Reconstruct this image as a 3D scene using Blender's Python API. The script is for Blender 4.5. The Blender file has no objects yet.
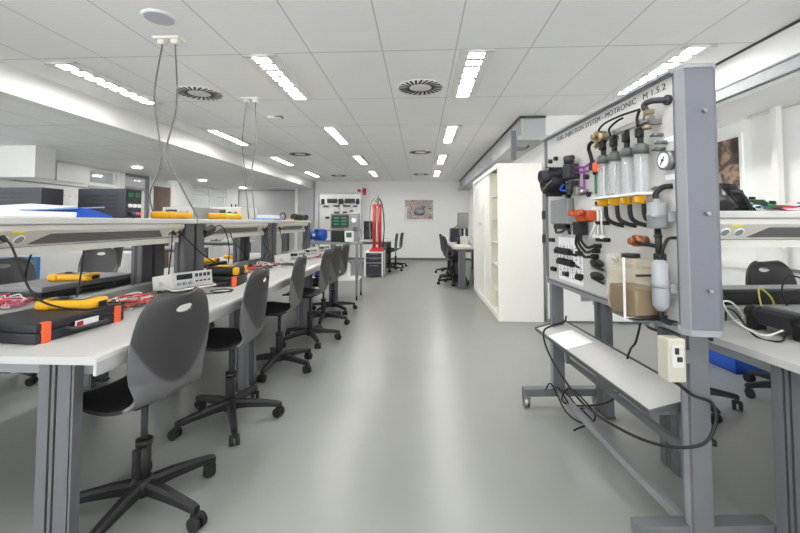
import bpy, bmesh, math, random
from mathutils import Vector, Matrix, Euler
random.seed(7)
SC = bpy.context.scene
COL = SC.collection
PI = math.pi
R = math.radians

# ------------------------------------------------------------------ materials
MATS = {}
def mat(name, col, rough=.5, metal=0., spec=.5, noise=0., nscale=20., bump=0., emit=0., trans=0., alpha=1., coat=0.):
    if name in MATS: return MATS[name]
    m = bpy.data.materials.new(name); m.use_nodes = True
    nt = m.node_tree; b = nt.nodes['Principled BSDF']
    c = (*col, 1)
    b.inputs['Base Color'].default_value = c
    b.inputs['Roughness'].default_value = rough
    b.inputs['Metallic'].default_value = metal
    b.inputs['Specular IOR Level'].default_value = spec
    b.inputs['Coat Weight'].default_value = coat
    b.inputs['Alpha'].default_value = alpha
    if trans: b.inputs['Transmission Weight'].default_value = trans
    if emit:
        b.inputs['Emission Color'].default_value = c
        b.inputs['Emission Strength'].default_value = emit
    if noise or bump:
        tc = nt.nodes.new('ShaderNodeTexCoord')
        n = nt.nodes.new('ShaderNodeTexNoise'); n.inputs['Scale'].default_value = nscale; n.inputs['Detail'].default_value = 4
        nt.links.new(tc.outputs['Object'], n.inputs['Vector'])
        if noise:
            mx = nt.nodes.new('ShaderNodeMix'); mx.data_type = 'RGBA'
            mx.inputs[6].default_value = (*[max(0, v*(1-noise)) for v in col], 1)
            mx.inputs[7].default_value = (*[min(1, v*(1+noise)) for v in col], 1)
            nt.links.new(n.outputs['Fac'], mx.inputs[0]); nt.links.new(mx.outputs[2], b.inputs['Base Color'])
        if bump:
            bp = nt.nodes.new('ShaderNodeBump'); bp.inputs['Strength'].default_value = bump; bp.inputs['Distance'].default_value = .004
            nt.links.new(n.outputs['Fac'], bp.inputs['Height']); nt.links.new(bp.outputs['Normal'], b.inputs['Normal'])
    MATS[name] = m
    return m

def grid_mat(name, col, line, px, py, x0, y0, wx, wy, rough=.8):
    """panels with thin joints, laid out in world metres (object origin at the world origin)"""
    m = bpy.data.materials.new(name); m.use_nodes = True
    nt = m.node_tree; b = nt.nodes['Principled BSDF']; b.inputs['Roughness'].default_value = rough
    tc = nt.nodes.new('ShaderNodeTexCoord'); sp = nt.nodes.new('ShaderNodeSeparateXYZ')
    nt.links.new(tc.outputs['Object'], sp.inputs[0])
    def ma(op, a, bb):
        n = nt.nodes.new('ShaderNodeMath'); n.operation = op
        for i, v in enumerate((a, bb)):
            if isinstance(v, (int, float)): n.inputs[i].default_value = v
            else: nt.links.new(v, n.inputs[i])
        return n.outputs[0]
    fx = ma('LESS_THAN', ma('FRACT', ma('DIVIDE', ma('SUBTRACT', sp.outputs[0], x0-wx/2), px), 0), wx/px)
    fy = ma('LESS_THAN', ma('FRACT', ma('DIVIDE', ma('SUBTRACT', sp.outputs[1], y0-wy/2), py), 0), wy/py)
    f = ma('MAXIMUM', fx, fy)
    n = nt.nodes.new('ShaderNodeTexNoise'); n.inputs['Scale'].default_value = 3.; n.inputs['Detail'].default_value = 6
    nt.links.new(tc.outputs['Object'], n.inputs['Vector'])
    m0 = nt.nodes.new('ShaderNodeMix'); m0.data_type = 'RGBA'
    m0.inputs[6].default_value = (*[v*.97 for v in col], 1); m0.inputs[7].default_value = (*[min(1, v*1.03) for v in col], 1)
    nt.links.new(n.outputs['Fac'], m0.inputs[0])
    mx = nt.nodes.new('ShaderNodeMix'); mx.data_type = 'RGBA'
    mx.inputs[7].default_value = (*line, 1)
    nt.links.new(m0.outputs[2], mx.inputs[6]); nt.links.new(f, mx.inputs[0]); nt.links.new(mx.outputs[2], b.inputs['Base Color'])
    MATS[name] = m
    return m

def stripe_mat(name, c1, c2, scale, axis='Z', rough=.5):
    m = bpy.data.materials.new(name); m.use_nodes = True
    nt = m.node_tree; b = nt.nodes['Principled BSDF']; b.inputs['Roughness'].default_value = rough
    tc = nt.nodes.new('ShaderNodeTexCoord')
    w = nt.nodes.new('ShaderNodeTexWave'); w.bands_direction = axis; w.inputs['Scale'].default_value = scale
    nt.links.new(tc.outputs['Object'], w.inputs['Vector'])
    r = nt.nodes.new('ShaderNodeValToRGB'); r.color_ramp.interpolation = 'CONSTANT'
    r.color_ramp.elements[0].color = (*c1, 1); r.color_ramp.elements[1].color = (*c2, 1); r.color_ramp.elements[1].position = .5
    nt.links.new(w.outputs['Fac'], r.inputs['Fac']); nt.links.new(r.outputs['Color'], b.inputs['Base Color'])
    MATS[name] = m
    return m

def ramp_mat(name, stops, scale, rough=.4, kind='VORONOI'):
    m = bpy.data.materials.new(name); m.use_nodes = True
    nt = m.node_tree; b = nt.nodes['Principled BSDF']; b.inputs['Roughness'].default_value = rough
    tc = nt.nodes.new('ShaderNodeTexCoord')
    n = nt.nodes.new('ShaderNodeTexNoise'); n.inputs['Scale'].default_value = scale; n.inputs['Detail'].default_value = 8; n.inputs['Distortion'].default_value = 1.5
    nt.links.new(tc.outputs['Object'], n.inputs['Vector'])
    r = nt.nodes.new('ShaderNodeValToRGB'); cr = r.color_ramp
    while len(cr.elements) < len(stops): cr.elements.new(.5)
    for e, (p, c) in zip(cr.elements, stops): e.position = p; e.color = (*c, 1)
    nt.links.new(n.outputs['Fac'], r.inputs['Fac']); nt.links.new(r.outputs['Color'], b.inputs['Base Color'])
    MATS[name] = m
    return m

WALL = mat('wall_paint', (.86, .86, .85), .85, noise=.02, nscale=6)
ZINC = mat('bright_zinc', (.44, .46, .475), .45, metal=.15, noise=.1, nscale=20)
WALLG = mat('grey_wall_paint', (.50, .51, .52), .8, noise=.03, nscale=6)
CEIL = grid_mat('ceiling_tiles', (.88, .88, .88), (.56, .56, .57), .58, 1.2, .28, 3.08, .009, .011)
CEILL = grid_mat('ceiling_tiles_side', (.88, .88, .88), (.5, .5, .51), .6, 1.2, -3.55, 3.08, .009, .011)
FLOOR = mat('grey_epoxy_floor', (.235, .245, .23), .30, spec=.5, noise=.10, nscale=1.6)
BASEB = mat('dark_baseboard', (.16, .16, .16), .6)
WHITE = mat('white_lacquer', (.82, .82, .80), .45)
LAM = mat('light_grey_laminate', (.45, .45, .445), .4, noise=.02, nscale=40)
LAME = mat('white_laminate_edge', (.47, .47, .455), .42)
CREAM = mat('cream_white_steel', (.80, .785, .74), .4)
CREAM2 = mat('cream_interior', (.80, .76, .64), .5)
ALU = mat('grey_anodised_aluminium', (.125, .132, .142), .45, metal=.15)
ALUL = mat('bright_aluminium', (.25, .258, .275), .42, metal=.2)
ALUB = mat('blue_grey_aluminium', (.125, .131, .155), .48, metal=.1)
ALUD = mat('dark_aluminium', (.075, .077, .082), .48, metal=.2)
GALV = mat('galvanised_steel', (.25, .265, .275), .5, metal=.2, noise=.15, nscale=25)
STEEL = mat('polished_steel', (.36, .355, .34), .3, metal=.9)
BRASS = mat('dull_brass', (.27, .215, .125), .4, metal=.7)
COPPER = mat('copper_brown', (.36, .13, .055), .35, metal=.4)
BLACK = mat('black_plastic', (.012, .012, .013), .5, spec=.35)
BLACK2 = mat('black_rubber', (.013, .013, .014), .6, spec=.3)
SEATM = mat('black_seat_shell', (.012, .012, .013), .55, spec=.3, bump=.08, nscale=300)
def shell_mat():
    m = bpy.data.materials.new('charcoal_chair_shell'); m.use_nodes = True; nt = m.node_tree; b = nt.nodes['Principled BSDF']
    b.inputs['Roughness'].default_value = .5; b.inputs['Specular IOR Level'].default_value = .4
    tc = nt.nodes.new('ShaderNodeTexCoord'); sp = nt.nodes.new('ShaderNodeSeparateXYZ'); nt.links.new(tc.outputs['Object'], sp.inputs[0])
    def ma(op, a, bb, c=None):
        n = nt.nodes.new('ShaderNodeMath'); n.operation = op
        for i, v in enumerate((a, bb) if c is None else (a, bb, c)):
            if isinstance(v, (int, float)): n.inputs[i].default_value = v
            else: nt.links.new(v, n.inputs[i])
        return n.outputs[0]
    lim = ma('MULTIPLY_ADD', ma('MULTIPLY', sp.outputs[0], sp.outputs[0]), 5.2, .575)
    r = nt.nodes.new('ShaderNodeValToRGB'); cr = r.color_ramp
    cr.elements[0].position = .49; cr.elements[0].color = (.115, .115, .12, 1)
    cr.elements[1].position = .51; cr.elements[1].color = (.037, .037, .039, 1)
    nt.links.new(ma('ADD', ma('SUBTRACT', sp.outputs[2], lim), .5), r.inputs['Fac']); nt.links.new(r.outputs['Color'], b.inputs['Base Color'])
    return m
SHELL = shell_mat()
DARKG = mat('dark_grey_plastic', (.035, .035, .04), .5, spec=.35)
CASEB = mat('case_dark_grey', (.022, .023, .027), .5, spec=.35, bump=.1, nscale=200)
CASET = mat('case_top_grey', (.16, .16, .17), .55)
YEL = mat('yellow_rubber', (.72, .37, .004), .5)
ORANGE = mat('orange_plastic', (.83, .12, .035), .45)
ORANGE2 = mat('rust_orange_plastic', (.47, .075, .016), .4)
REDM = mat('red_gloss_paint', (.46, .014, .012), .3, coat=.4)
BLUE = mat('blue_plastic', (.012, .085, .50), .4)
BLUEM = mat('blue_motor_paint', (.010, .075, .42), .35)
LBLUE = mat('light_blue_plastic', (.25, .42, .78), .45)
CABB = mat('blue_cabinet_paint', (.03, .20, .52), .45)
PAPER = mat('white_paper', (.84, .84, .86), .8)
LILAC = mat('pale_lilac_paper', (.66, .66, .78), .8)
PSUM = mat('psu_slate', (.028, .029, .038), .5, spec=.35)
PSUF = mat('psu_front', (.025, .027, .037), .45, spec=.35)
SCRN = mat('dark_screen', (.012, .014, .016), .2)
GREENL = mat('green_display', (.005, .17, .08), .4, emit=.1)
LCD = mat('lcd_dark_green', (.03, .10, .07), .25)
BEIGE = mat('instrument_beige', (.55, .54, .50), .45)
GREYI = mat('instrument_grey', (.23, .24, .245), .45)
PURP = mat('purple_line', (.33, .06, .40), .5)
GREEN = mat('green_line', (.03, .25, .10), .5)
PINK = mat('pink_line', (.75, .18, .35), .5)
GLASSM = mat('clear_glass', (.62, .65, .67), .04, alpha=.20)
WPANE = mat('partition_glass', (.75, .80, .82), .06, alpha=.22)
BOARD = mat('board_white_panel', (.52, .515, .50), .42, noise=.02, nscale=8)
LINE = mat('dark_text', (.03, .03, .035), .6)
TEXTG = mat('grey_text', (.12, .12, .13), .6)
TANK = mat('translucent_tank', (.62, .54, .36), .3, alpha=.22)
FUEL = mat('brown_fuel', (.085, .034, .010), .4)
BROWN = mat('brown_curtain', (.22, .17, .14), .85)
BLIND = mat('white_roller_blind', (.83, .83, .81), .8)
GRILL = stripe_mat('grille_slots', (.055, .055, .055), (.17, .17, .165), 38, 'Z')
GASKET = mat('tambour_groove', (.70, .69, .655), .45)
EM = mat('luminous_panel', (1., .985, .95), .5, emit=26.)
EM2 = mat('luminous_downlight', (1., .985, .96), .5, emit=60.)
REDW = mat('red_wire', (.55, .05, .04), .5)
WHITEW = mat('white_wire', (.75, .74, .72), .5)
GREENP = mat('circuit_board_green', (.03, .20, .10), .45)
PIC1 = ramp_mat('engine_photo', [(.30, (.02, .02, .02)), (.42, (.30, .14, .07)), (.50, (.62, .60, .58)), (.58, (.16, .12, .10)), (.70, (.80, .79, .76))], 16)
PIC2 = ramp_mat('workshop_photo', [(.35, (.02, .018, .018)), (.48, (.10, .06, .045)), (.55, (.42, .28, .20)), (.65, (.05, .04, .04))], 3)
SKIN = mat('pale_blue_paint', (.40, .50, .72), .5)

# ------------------------------------------------------------------ mesh builder
class MB:
    def __init__(s): s.bm = bmesh.new(); s.m = 0
    def _fin(s, verts, M=None, smooth=False):
        vs = set(verts)
        if M is not None: bmesh.ops.transform(s.bm, matrix=M, verts=list(vs))
        for v in vs:
            for f in v.link_faces: f.material_index = s.m; f.smooth = smooth
        return s
    def box(s, c, d, rot=None, bev=0., smooth=False, top=None):
        r = bmesh.ops.create_cube(s.bm, size=1.); vs = r['verts']
        for v in vs:
            v.co = Vector((v.co.x*d[0], v.co.y*d[1], v.co.z*d[2]))
            if top and v.co.z > 0: v.co.x *= top[0]; v.co.y *= top[1]
        if bev:
            es = list({e for v in vs for e in v.link_edges})
            rr = bmesh.ops.bevel(s.bm, geom=es, offset=min(bev, min(d)*.45), segments=2, affect='EDGES', profile=.6)
            vs = list({v for f in rr['faces'] for v in f.verts} | {v for v in vs if v.is_valid})
        M = Matrix.Translation(Vector(c))
        if rot: M = M @ Euler(rot).to_matrix().to_4x4()
        return s._fin(vs, M, smooth)
    def cyl(s, a, b, r, r2=None, n=16, caps=True, smooth=True):
        a = Vector(a); b = Vector(b); d = b-a; r2 = r if r2 is None else r2
        rr = bmesh.ops.create_cone(s.bm, cap_ends=caps, segments=n, radius1=r, radius2=max(r2, 1e-5), depth=d.length)
        q = Vector((0, 0, 1)).rotation_difference(d.normalized())
        s._fin(rr['verts'], Matrix.Translation((a+b)/2) @ q.to_matrix().to_4x4(), smooth)
        for v in rr['verts']:
            for f in v.link_faces:
                if len(f.verts) > 4: f.smooth = False
        return s
    def sph(s, c, r, sc=(1, 1, 1), n=12):
        rr = bmesh.ops.create_uvsphere(s.bm, u_segments=n, v_segments=max(6, n*2//3), radius=r)
        return s._fin(rr['verts'], Matrix.Translation(Vector(c)) @ Matrix.Diagonal((*sc, 1)), True)
    def tube(s, pts, r, n=8, cyc=False):
        P = [Vector(p) for p in pts]; rings = []; N = len(P); up = None
        for i, p in enumerate(P):
            t = (P[(i+1) % N]-P[i-1]) if cyc else (P[min(i+1, N-1)]-P[max(i-1, 0)])
            t.normalize()
            if up is None: up = t.orthogonal().normalized()
            up = (up - t*up.dot(t))
            if up.length < 1e-5: up = t.orthogonal()
            up.normalize(); sd = t.cross(up)
            rad = r[i] if isinstance(r, (list, tuple)) else r
            rings.append([s.bm.verts.new(p+(up*math.cos(2*PI*k/n)+sd*math.sin(2*PI*k/n))*rad) for k in range(n)])
        fs = []
        for i in range(N if cyc else N-1):
            A, B = rings[i], rings[(i+1) % N]
            for k in range(n): fs.append(s.bm.faces.new((A[k], A[(k+1) % n], B[(k+1) % n], B[k])))
        if not cyc:
            fs.append(s.bm.faces.new(list(reversed(rings[0])))); fs.append(s.bm.faces.new(rings[-1]))
        for f in fs: f.material_index = s.m; f.smooth = True
        return s
    def prism(s, pts, axis, a, b):
        """outline in the plane normal to axis (given as the two other coordinates in xyz order) from a to b"""
        def mk(u, v, w): return {'x': (w, u, v), 'y': (u, w, v), 'z': (u, v, w)}[axis]
        A = [s.bm.verts.new(mk(u, v, a)) for u, v in pts]; B = [s.bm.verts.new(mk(u, v, b)) for u, v in pts]
        n = len(pts); fs = [s.bm.faces.new(A), s.bm.faces.new(list(reversed(B)))]
        for k in range(n): fs.append(s.bm.faces.new((A[k], B[k], B[(k+1) % n], A[(k+1) % n])))
        for f in fs: f.material_index = s.m
        bmesh.ops.recalc_face_normals(s.bm, faces=fs)
        return s
    def lathe(s, prof, c=(0, 0, 0), n=20, M=None):
        rings = []
        for r, z in prof: rings.append([s.bm.verts.new((r*math.cos(2*PI*k/n), r*math.sin(2*PI*k/n), z)) for k in range(n)])
        fs = []
        for A, B in zip(rings, rings[1:]):
            for k in range(n): fs.append(s.bm.faces.new((A[k], A[(k+1) % n], B[(k+1) % n], B[k])))
        fs.append(s.bm.faces.new(list(reversed(rings[0])))); fs.append(s.bm.faces.new(rings[-1]))
        T = Matrix.Translation(Vector(c)) @ (M or Matrix())
        bmesh.ops.transform(s.bm, matrix=T, verts=[v for q in rings for v in q])
        for f in fs: f.material_index = s.m; f.smooth = len(f.verts) == 4
        bmesh.ops.recalc_face_normals(s.bm, faces=fs)
        return s
    def build(s, name, mats, parent=None, loc=(0, 0, 0), rot=(0, 0, 0), label=None):
        me = bpy.data.meshes.new(name); s.bm.to_mesh(me); s.bm.free()
        o = bpy.data.objects.new(name, me); COL.objects.link(o)
        for m in (mats if isinstance(mats, (list, tuple)) else [mats]): me.materials.append(m)
        o.parent = parent; o.location = loc; o.rotation_euler = rot
        if label: o['label'] = label
        return o

def thing(name, label, cat, loc=(0, 0, 0), rz=0., group=None, rot=None):
    o = bpy.data.objects.new(name, None); COL.objects.link(o); o.empty_display_size = .1
    o.location = loc; o.rotation_euler = rot or (0, 0, rz)
    return tag(o, label, cat, group)
def tag(o, label, cat, group=None, kind=None):
    o['label'] = label; o['category'] = cat
    if group: o['group'] = group
    if kind: o['kind'] = kind
    return o
def kids(o): return [c for c in COL.objects if c.parent == o]
def dup(root, loc, rz=0., label=None, group=None):
    def cp(o, par):
        c = o.copy(); COL.objects.link(c); c.parent = par
        for ch in kids(o): cp(ch, c)
        return c
    r = cp(root, None); r.location = loc; r.rotation_euler = (0, 0, rz)
    if label: r['label'] = label
    if group: r['group'] = group
    return r
def struct(name, mb, m, label=None):
    o = mb.build(name, m); o['kind'] = 'structure'
    if label: o['label'] = label
    return o
def sbox(name, lo, hi, m, label=None):
    c = [(a+b)/2 for a, b in zip(lo, hi)]; d = [b-a for a, b in zip(lo, hi)]
    return struct(name, MB().box(c, d), m, label)
def arc(pts, n=10):
    """Catmull-Rom through the points"""
    P = [Vector(p) for p in pts]; P = [P[0]*2-P[1]] + P + [P[-1]*2-P[-2]]; out = []
    for i in range(1, len(P)-2):
        for k in range(n):
            t = k/n; a, b, c, d = P[i-1:i+3]
            out.append(.5*((2*b)+(c-a)*t+(2*a-5*b+4*c-d)*t*t+(3*b-a-3*c+d)*t**3))
    out.append(P[-2]); return out
def text_mesh(body, size, extrude=.0008, spacing=1.):
    cu = bpy.data.curves.new('lettering', 'FONT'); cu.body = body; cu.size = size; cu.extrude = extrude
    cu.align_x = 'LEFT'; cu.space_character = spacing
    o = bpy.data.objects.new('lettering', cu); COL.objects.link(o)
    dg = bpy.context.evaluated_depsgraph_get(); me = bpy.data.meshes.new_from_object(o.evaluated_get(dg))
    bpy.data.objects.remove(o); return me

# ------------------------------------------------------------------ the room
H = 2.61; HL = 2.36; YB = 13.1; XL = -6.6; XR = 3.15; YF = -3.2
sbox('floor', (-8.8, YF-.1, -.1), (XR+.1, YB+.1, 0), FLOOR)
sbox('ceiling', (-3.55, YF-.1, H), (XR+.1, YB+.1, H+.1), CEIL)
sbox('ceiling_left', (-8.8, YF-.1, HL), (-3.72, YB+.1, HL+.1), CEILL)
sbox('trim_1', (-3.72, YF, HL-.002), (-3.55, YB, H+.05), WHITE, 'white bulkhead band between the high and the low ceiling')
sbox('wall_back', (-8.8, YB, 0), (XR, YB+.1, H+.1), WALL)
sbox('wall_front', (-8.8, YF-.1, 0), (XR, YF, .35), WALL)
sbox('wall_front_head', (-8.8, YF-.1, 2.28), (XR, YF, H+.1), WALL)
for i, (x0, x1) in enumerate(((-8.7, -6.7), (-6.5, -3.75), (-3.5, -1.4), (-1.4, .7), (.7, 2.95))):  # windows added behind the viewer so daylight brightens the ceiling
    f = MB()
    for x in (x0+.03, x1-.03): f.box((x, YF-.05, 1.315), (.06, .09, 1.93))
    for z in (.38, 2.25): f.box(((x0+x1)/2, YF-.05, z), (x1-x0, .09, .06))
    w_ = struct('window_%d' % (i+6), f, WHITE, 'unseen window frame behind the viewer, added to brighten the ceiling')
    MB().box(((x0+x1)/2, YF-.05, 1.315), (x1-x0-.12, .008, 1.81)).build('pane', WPANE, w_)
sbox('wall_right_far', (1.6, 5.2, 0), (1.7, YB, H), WALL)
sbox('wall_right_return', (1.6, 5.1, 0), (XR+.1, 5.2, H), WALL)
sbox('trim_2', (1.29, 5.1, 2.29), (1.6, YB, H-.03), WALLG, 'grey bulkhead above the white cabinets')
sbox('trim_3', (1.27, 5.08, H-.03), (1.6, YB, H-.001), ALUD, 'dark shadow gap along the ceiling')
sbox('trim_4', (2.55, YF, 2.24), (XR, 5.1, H-.015), WALL, 'white bulkhead above the window wall')
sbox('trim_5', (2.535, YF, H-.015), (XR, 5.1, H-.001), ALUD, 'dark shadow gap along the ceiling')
# right window wall: parapet, head, piers, and the window with its pane and blind
sbox('wall_right', (XR, YF, 0), (XR+.1, 5.1, .85), WALL)
sbox('wall_right_head', (XR, YF, 2.3), (XR+.1, 5.1, H), WALL)
sbox('wall_right_pier', (XR, 3.9, .85), (XR+.1, 5.1, 2.3), WALL)
sbox('wall_right_rear', (XR, YF, .85), (XR+.1, 0., 2.3), WALL)
def window(name, Y0, Y1):
    f = MB()
    for y in (Y0+.03, Y1-.03): f.box((XR+.05, y, 1.575), (.09, .06, 1.45))
    for z in (.88, 2.27): f.box((XR+.05, (Y0+Y1)/2, z), (.09, Y1-Y0, .06))
    w = struct(name, f, WHITE, 'white window frame behind a lowered roller blind')
    MB().box((XR+.06, (Y0+Y1)/2, 1.575), (.008, Y1-Y0-.12, 1.33)).build('pane', WPANE, w)
    return w
window('window_1', 0., 1.95); window('window_2', 1.95, 3.9)
bw = thing('roller_blind', 'white roller blind lowered over the right window nearest the end wall', 'blind', (XR, 0, 0), group='roller blinds')
MB().box((-.03, 2.93, 1.53), (.004, 1.88, 1.40)).build('blind_cloth', BLIND, bw)
MB().cyl((-.04, 1.99, 2.25), (-.04, 3.87, 2.25), .03).build('roller', WHITE, bw)
MB().box((-.03, 2.93, .84), (.016, 1.88, .03), bev=.004).build('bottom_bar', ALUL, bw)
b2 = dup(bw, (XR, -1.95, 0), 0, 'white roller blind on the right window closest to the viewer', 'roller blinds')
sbox('trim_6', (XR-.12, 3.5, 0), (XR-.075, 3.56, 2.24), WHITE, 'white post before the blind')
sbox('trim_7', (XR-.02, YF, .80), (XR, 5.1, .86), WHITE, 'white window sill')

# left wall of the side room: solid part, then glazed partition with a corridor behind
sbox('wall_left', (XL-.1, 4.6, 0), (XL, 7.45, HL), WALL)
sbox('wall_left_low', (XL-.1, YF, 0), (XL, 4.6, .9), WALL)
sbox('wall_left_solid', (XL-.1, 10.12, 0), (XL, 11.08, HL), WALL)
sbox('wall_corridor', (-8.8, YF, 0), (-8.7, YB, 1.0), WALL)
sbox('wall_corridor_head', (-8.8, YF, 2.2), (-8.7, YB, HL), WALL)
sbox('wall_corridor_far', (-8.8, 4.2, 1.), (-8.7, YB, 2.2), WALL)
for i in range(3):  # outer windows added out of view to light the side room
    y0, y1 = YF+i*(4.2-YF)/3, YF+(i+1)*(4.2-YF)/3
    f = MB()
    for y in (y0+.04, y1-.04): f.box((-8.75, y, 1.6), (.08, .08, 1.2))
    for z in (1.03, 2.17): f.box((-8.75, (y0+y1)/2, z), (.08, y1-y0, .06))
    w_ = struct('window_%d' % (i+11), f, WHITE, 'unseen outer corridor window added to light the side room')
    MB().box((-8.75, (y0+y1)/2, 1.6), (.008, y1-y0-.12, 1.1)).build('pane', WPANE, w_)
for i, (y0, y1) in enumerate(((7.45, 8.25), (8.42, 9.27), (11.08, 13.1))):
    f = MB()
    for y in (y0+.02, y1-.02): f.box((XL-.05, y, HL/2), (.08, .05, HL-.01))
    for z in (.05, HL-.04, 2.02 if i < 2 else 2.1): f.box((XL-.05, (y0+y1)/2, z), (.07, y1-y0, .06))
    if i == 2: f.box((XL-.05, 12.1, HL/2), (.07, .05, HL-.01))
    w = struct('window_%d' % (i+3), f, WHITE if i != 1 else ALUL, 'glazed partition frame in the far left wall')
    MB().box((XL-.05, (y0+y1)/2, HL/2), (.01, y1-y0-.05, HL-.1)).build('pane', WPANE, w)
sbox('trim_8', (XL-.12, 8.25, 0), (XL+.04, 8.42, HL), WHITE, 'white post of the glazed partition')
sbox('trim_9', (XL-.12, 9.27, 0), (XL+.03, 9.38, HL), WHITE, 'white post of the glazed partition')
c = MB()
pts = [(XL-.03+.02*math.sin(k*1.25), 9.38+.74*k/40) for k in range(41)]
c.prism(pts+[(x-.012, y) for x, y in reversed(pts)], 'z', .05, 2.15)
tag(c.build('curtain', BROWN), 'brown grey curtain hanging in the glazed partition at far left', 'curtain')
sbox('trim_10', (-6.62, 5.4, 1.90), (-5.57, 5.72, HL), WHITE, 'white boxed-in duct under the low ceiling')
sbox('trim_11', (XL, 6.75, 2.0), (XL+.06, 7.46, HL-.03), WHITE, 'white fascia panel high on the left wall')
# back wall: grey column and grey screen panel
sbox('wall_pillar', (-4.06, 12.85, 0), (-3.55, YB, H), WALLG)
sbox('trim_12', (-4.14, 12.8, 0), (-4.06, 12.86, HL), WHITE, 'white post beside the grey screen')
for nm, lo, hi in (('baseboard_back', (-3.55, YB-.015, 0), (1.6, YB, .07)), ('baseboard_right', (1.585, 7.5, 0), (1.6, YB, .07)),
                   ('baseboard_return', (1.6, 5.085, 0), (XR, 5.1, .035)), ('baseboard_left', (XL, YF, 0), (XL+.015, 7.45, .07)),
                   ('baseboard_side', (-6.6, YB-.015, 0), (-4.06, YB, .07))):
    sbox(nm, lo, hi, BASEB)
# door on the return wall behind the training stand
d = MB()
for x in (1.72, 2.72): d.box((x, 5.085, 1.05), (.06, .04, 2.1))
d.box((2.22, 5.085, 2.12), (1.06, .04, .06))
dr = struct('door_1', d, CREAM, 'cream door in the wall behind the training stand')
MB().box((2.22, 5.08, 1.045), (.93, .03, 2.05), bev=.004).build('door_leaf', WHITE, dr)
MB().box((1.83, 5.06, 1.02), (.03, .02, .16), bev=.004).tube(arc([(1.83, 5.05, 1.03), (1.83, 5.0, 1.03), (1.95, 5.0, 1.03)]), .009).build('door_handle', STEEL, dr)

# ------------------------------------------------------------------ ceiling fittings
def ceiling_light(name, loc, label, group):
    t = thing(name, label, 'ceiling light', loc, 0, group)
    f = MB(); W, L = .27, 1.16
    for s in (-1, 1):
        f.box((s*(W/2-.032), 0, -.010), (.064, L, .02)); f.box((0, s*(L/2-.015), -.010), (W, .03, .02))
    f.box((0, 0, -.003), (W, L, .006)); f.build('frame', WHITE, t)
    dm = MB()
    dm.box((0, 0, -.010), (.13, L-.07, .006)); dm.build('diffuser', EM, t)
    lv = MB()
    for k in range(1, 8): lv.box((0, -L/2+k*L/8, -.018), (.14, .046, .014))
    for q in (-1, 1): lv.box((q*.068, 0, -.016), (.010, L-.05, .010))
    lv.build('louvre', mat('louvre_grey', (.50, .50, .50), .5), t)
    return t
light0 = None
rows = [(-3.06, [3.72, 6.15, 8.6, 11.05], 'far left row over the workbench cables'), (-1.31, [3.66, 6.1, 8.55, 11.0], 'row left of the aisle'),
        (.45, [3.66, 6.1, 8.55, 11.0], 'row above the right of the aisle'), (2.13, [3.66], 'right side above the training stand')]
ords = ['nearest', 'second', 'third', 'farthest']
for x, ys, where in rows:
    for i, y in enumerate(ys):
        lab = 'recessed white louvre light, %s in the %s' % (ords[i], where) if len(ys) > 1 else 'recessed white louvre light above the training stand by the right bulkhead'
        if light0 is None: light0 = ceiling_light('ceiling_light', (x, y, H), lab, 'recessed ceiling lights')
        else: dup(light0, (x, y, H), 0, lab, 'recessed ceiling lights')
for x in (-3.06, -1.31, .45, 2.13):                     # more lights on these rows, added out of view for their light
    for y in (.9,):
        dup(light0, (x, y, H), 0, 'recessed white louvre light added out of the picture for more light', 'recessed ceiling lights out of view')
def vent():
    t = thing('ceiling_vent', '', 'ceiling vent', (0, 0, 0), 0, 'round ceiling vents')
    MB().lathe([(.235, 0), (.235, -.006), (.01, -.006)], n=36).build('vent_plate', WHITE, t)
    s = MB()
    for k in range(24):
        a = 2*PI*k/24
        s.box((.165*math.cos(a), .165*math.sin(a), -.0075), (.11, .020, .003), rot=(0, 0, a+.25))
    s.build('slots', BLACK, t)
    return t
v0 = vent(); v0.location = (-2.33, 4.0, H)
v0['label'] = 'large round swirl vent at left, between the two nearest light rows'
for p, l in (((0., 3.94, H), 'round swirl vent above the aisle nearest the viewer'), ((-2.41, 7.74, H), 'round swirl vent at left, second from the front'),
             ((0., 7.64, H), 'round swirl vent above the aisle, second from the front'), ((-2.4, 11.4, H), 'farthest round swirl vent at left'), ((0., 11.2, H), 'farthest round swirl vent above the aisle')):
    dup(v0, p, 0, l, 'round ceiling vents')
t = thing('ceiling_speaker', 'round pale lilac speaker in the ceiling at upper left', 'speaker', (-1.73, 2.48, H))
MB().lathe([(.095, -.012), (.105, -.002), (.105, 0), (.02, 0)], n=32).build('rim', WHITE, t)
MB().lathe([(.088, -.014), (.088, -.008), (.01, -.008)], n=32).build('grille', mat('speaker_mesh', (.52, .52, .60), .7), t)
t = thing('access_point', 'white flat wireless box on the ceiling with a dark edge', 'wireless box', (-1.88, 4.97, H))
MB().box((0, 0, -.015), (.17, .12, .03), bev=.01).build('housing', WHITE, t)
MB().tube(arc([(.02, -.064, -.01), (.10, -.07, -.012), (.10, .03, -.012)]), .006).build('cable', BLACK, t)
dl0 = None
for p, l in (((-5.72, 7.65, HL), 'round downlight in the low left ceiling, nearest'), ((-5.75, 10.1, HL), 'round downlight in the low left ceiling, middle one'), ((-5.73, 12.4, HL), 'round downlight in the low left ceiling, farthest'),
             ((-5.7, 3.0, HL), 'added round downlight out of view at left'), ((-5.2, .4, HL), 'added round downlight out of view at far left'), ((-7.7, 9., HL), 'round downlight added in the corridor behind the glass'), ((-7.7, 12., HL), 'round downlight added deep in the corridor behind the glass')):  # out-of-view and corridor ones added to brighten the side room and corridor
    if dl0 is None:
        dl0 = thing('downlight', l, 'downlight', p, 0, 'round downlights')
        MB().lathe([(.10, -.008), (.115, 0), (.05, 0)], n=24).build('trim_ring', WHITE, dl0)
        MB().lathe([(.085, -.012), (.085, -.006), (.02, -.006)], n=24).build('diffuser', EM2, dl0)
    else: dup(dl0, p, 0, l, 'round downlights')
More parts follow.
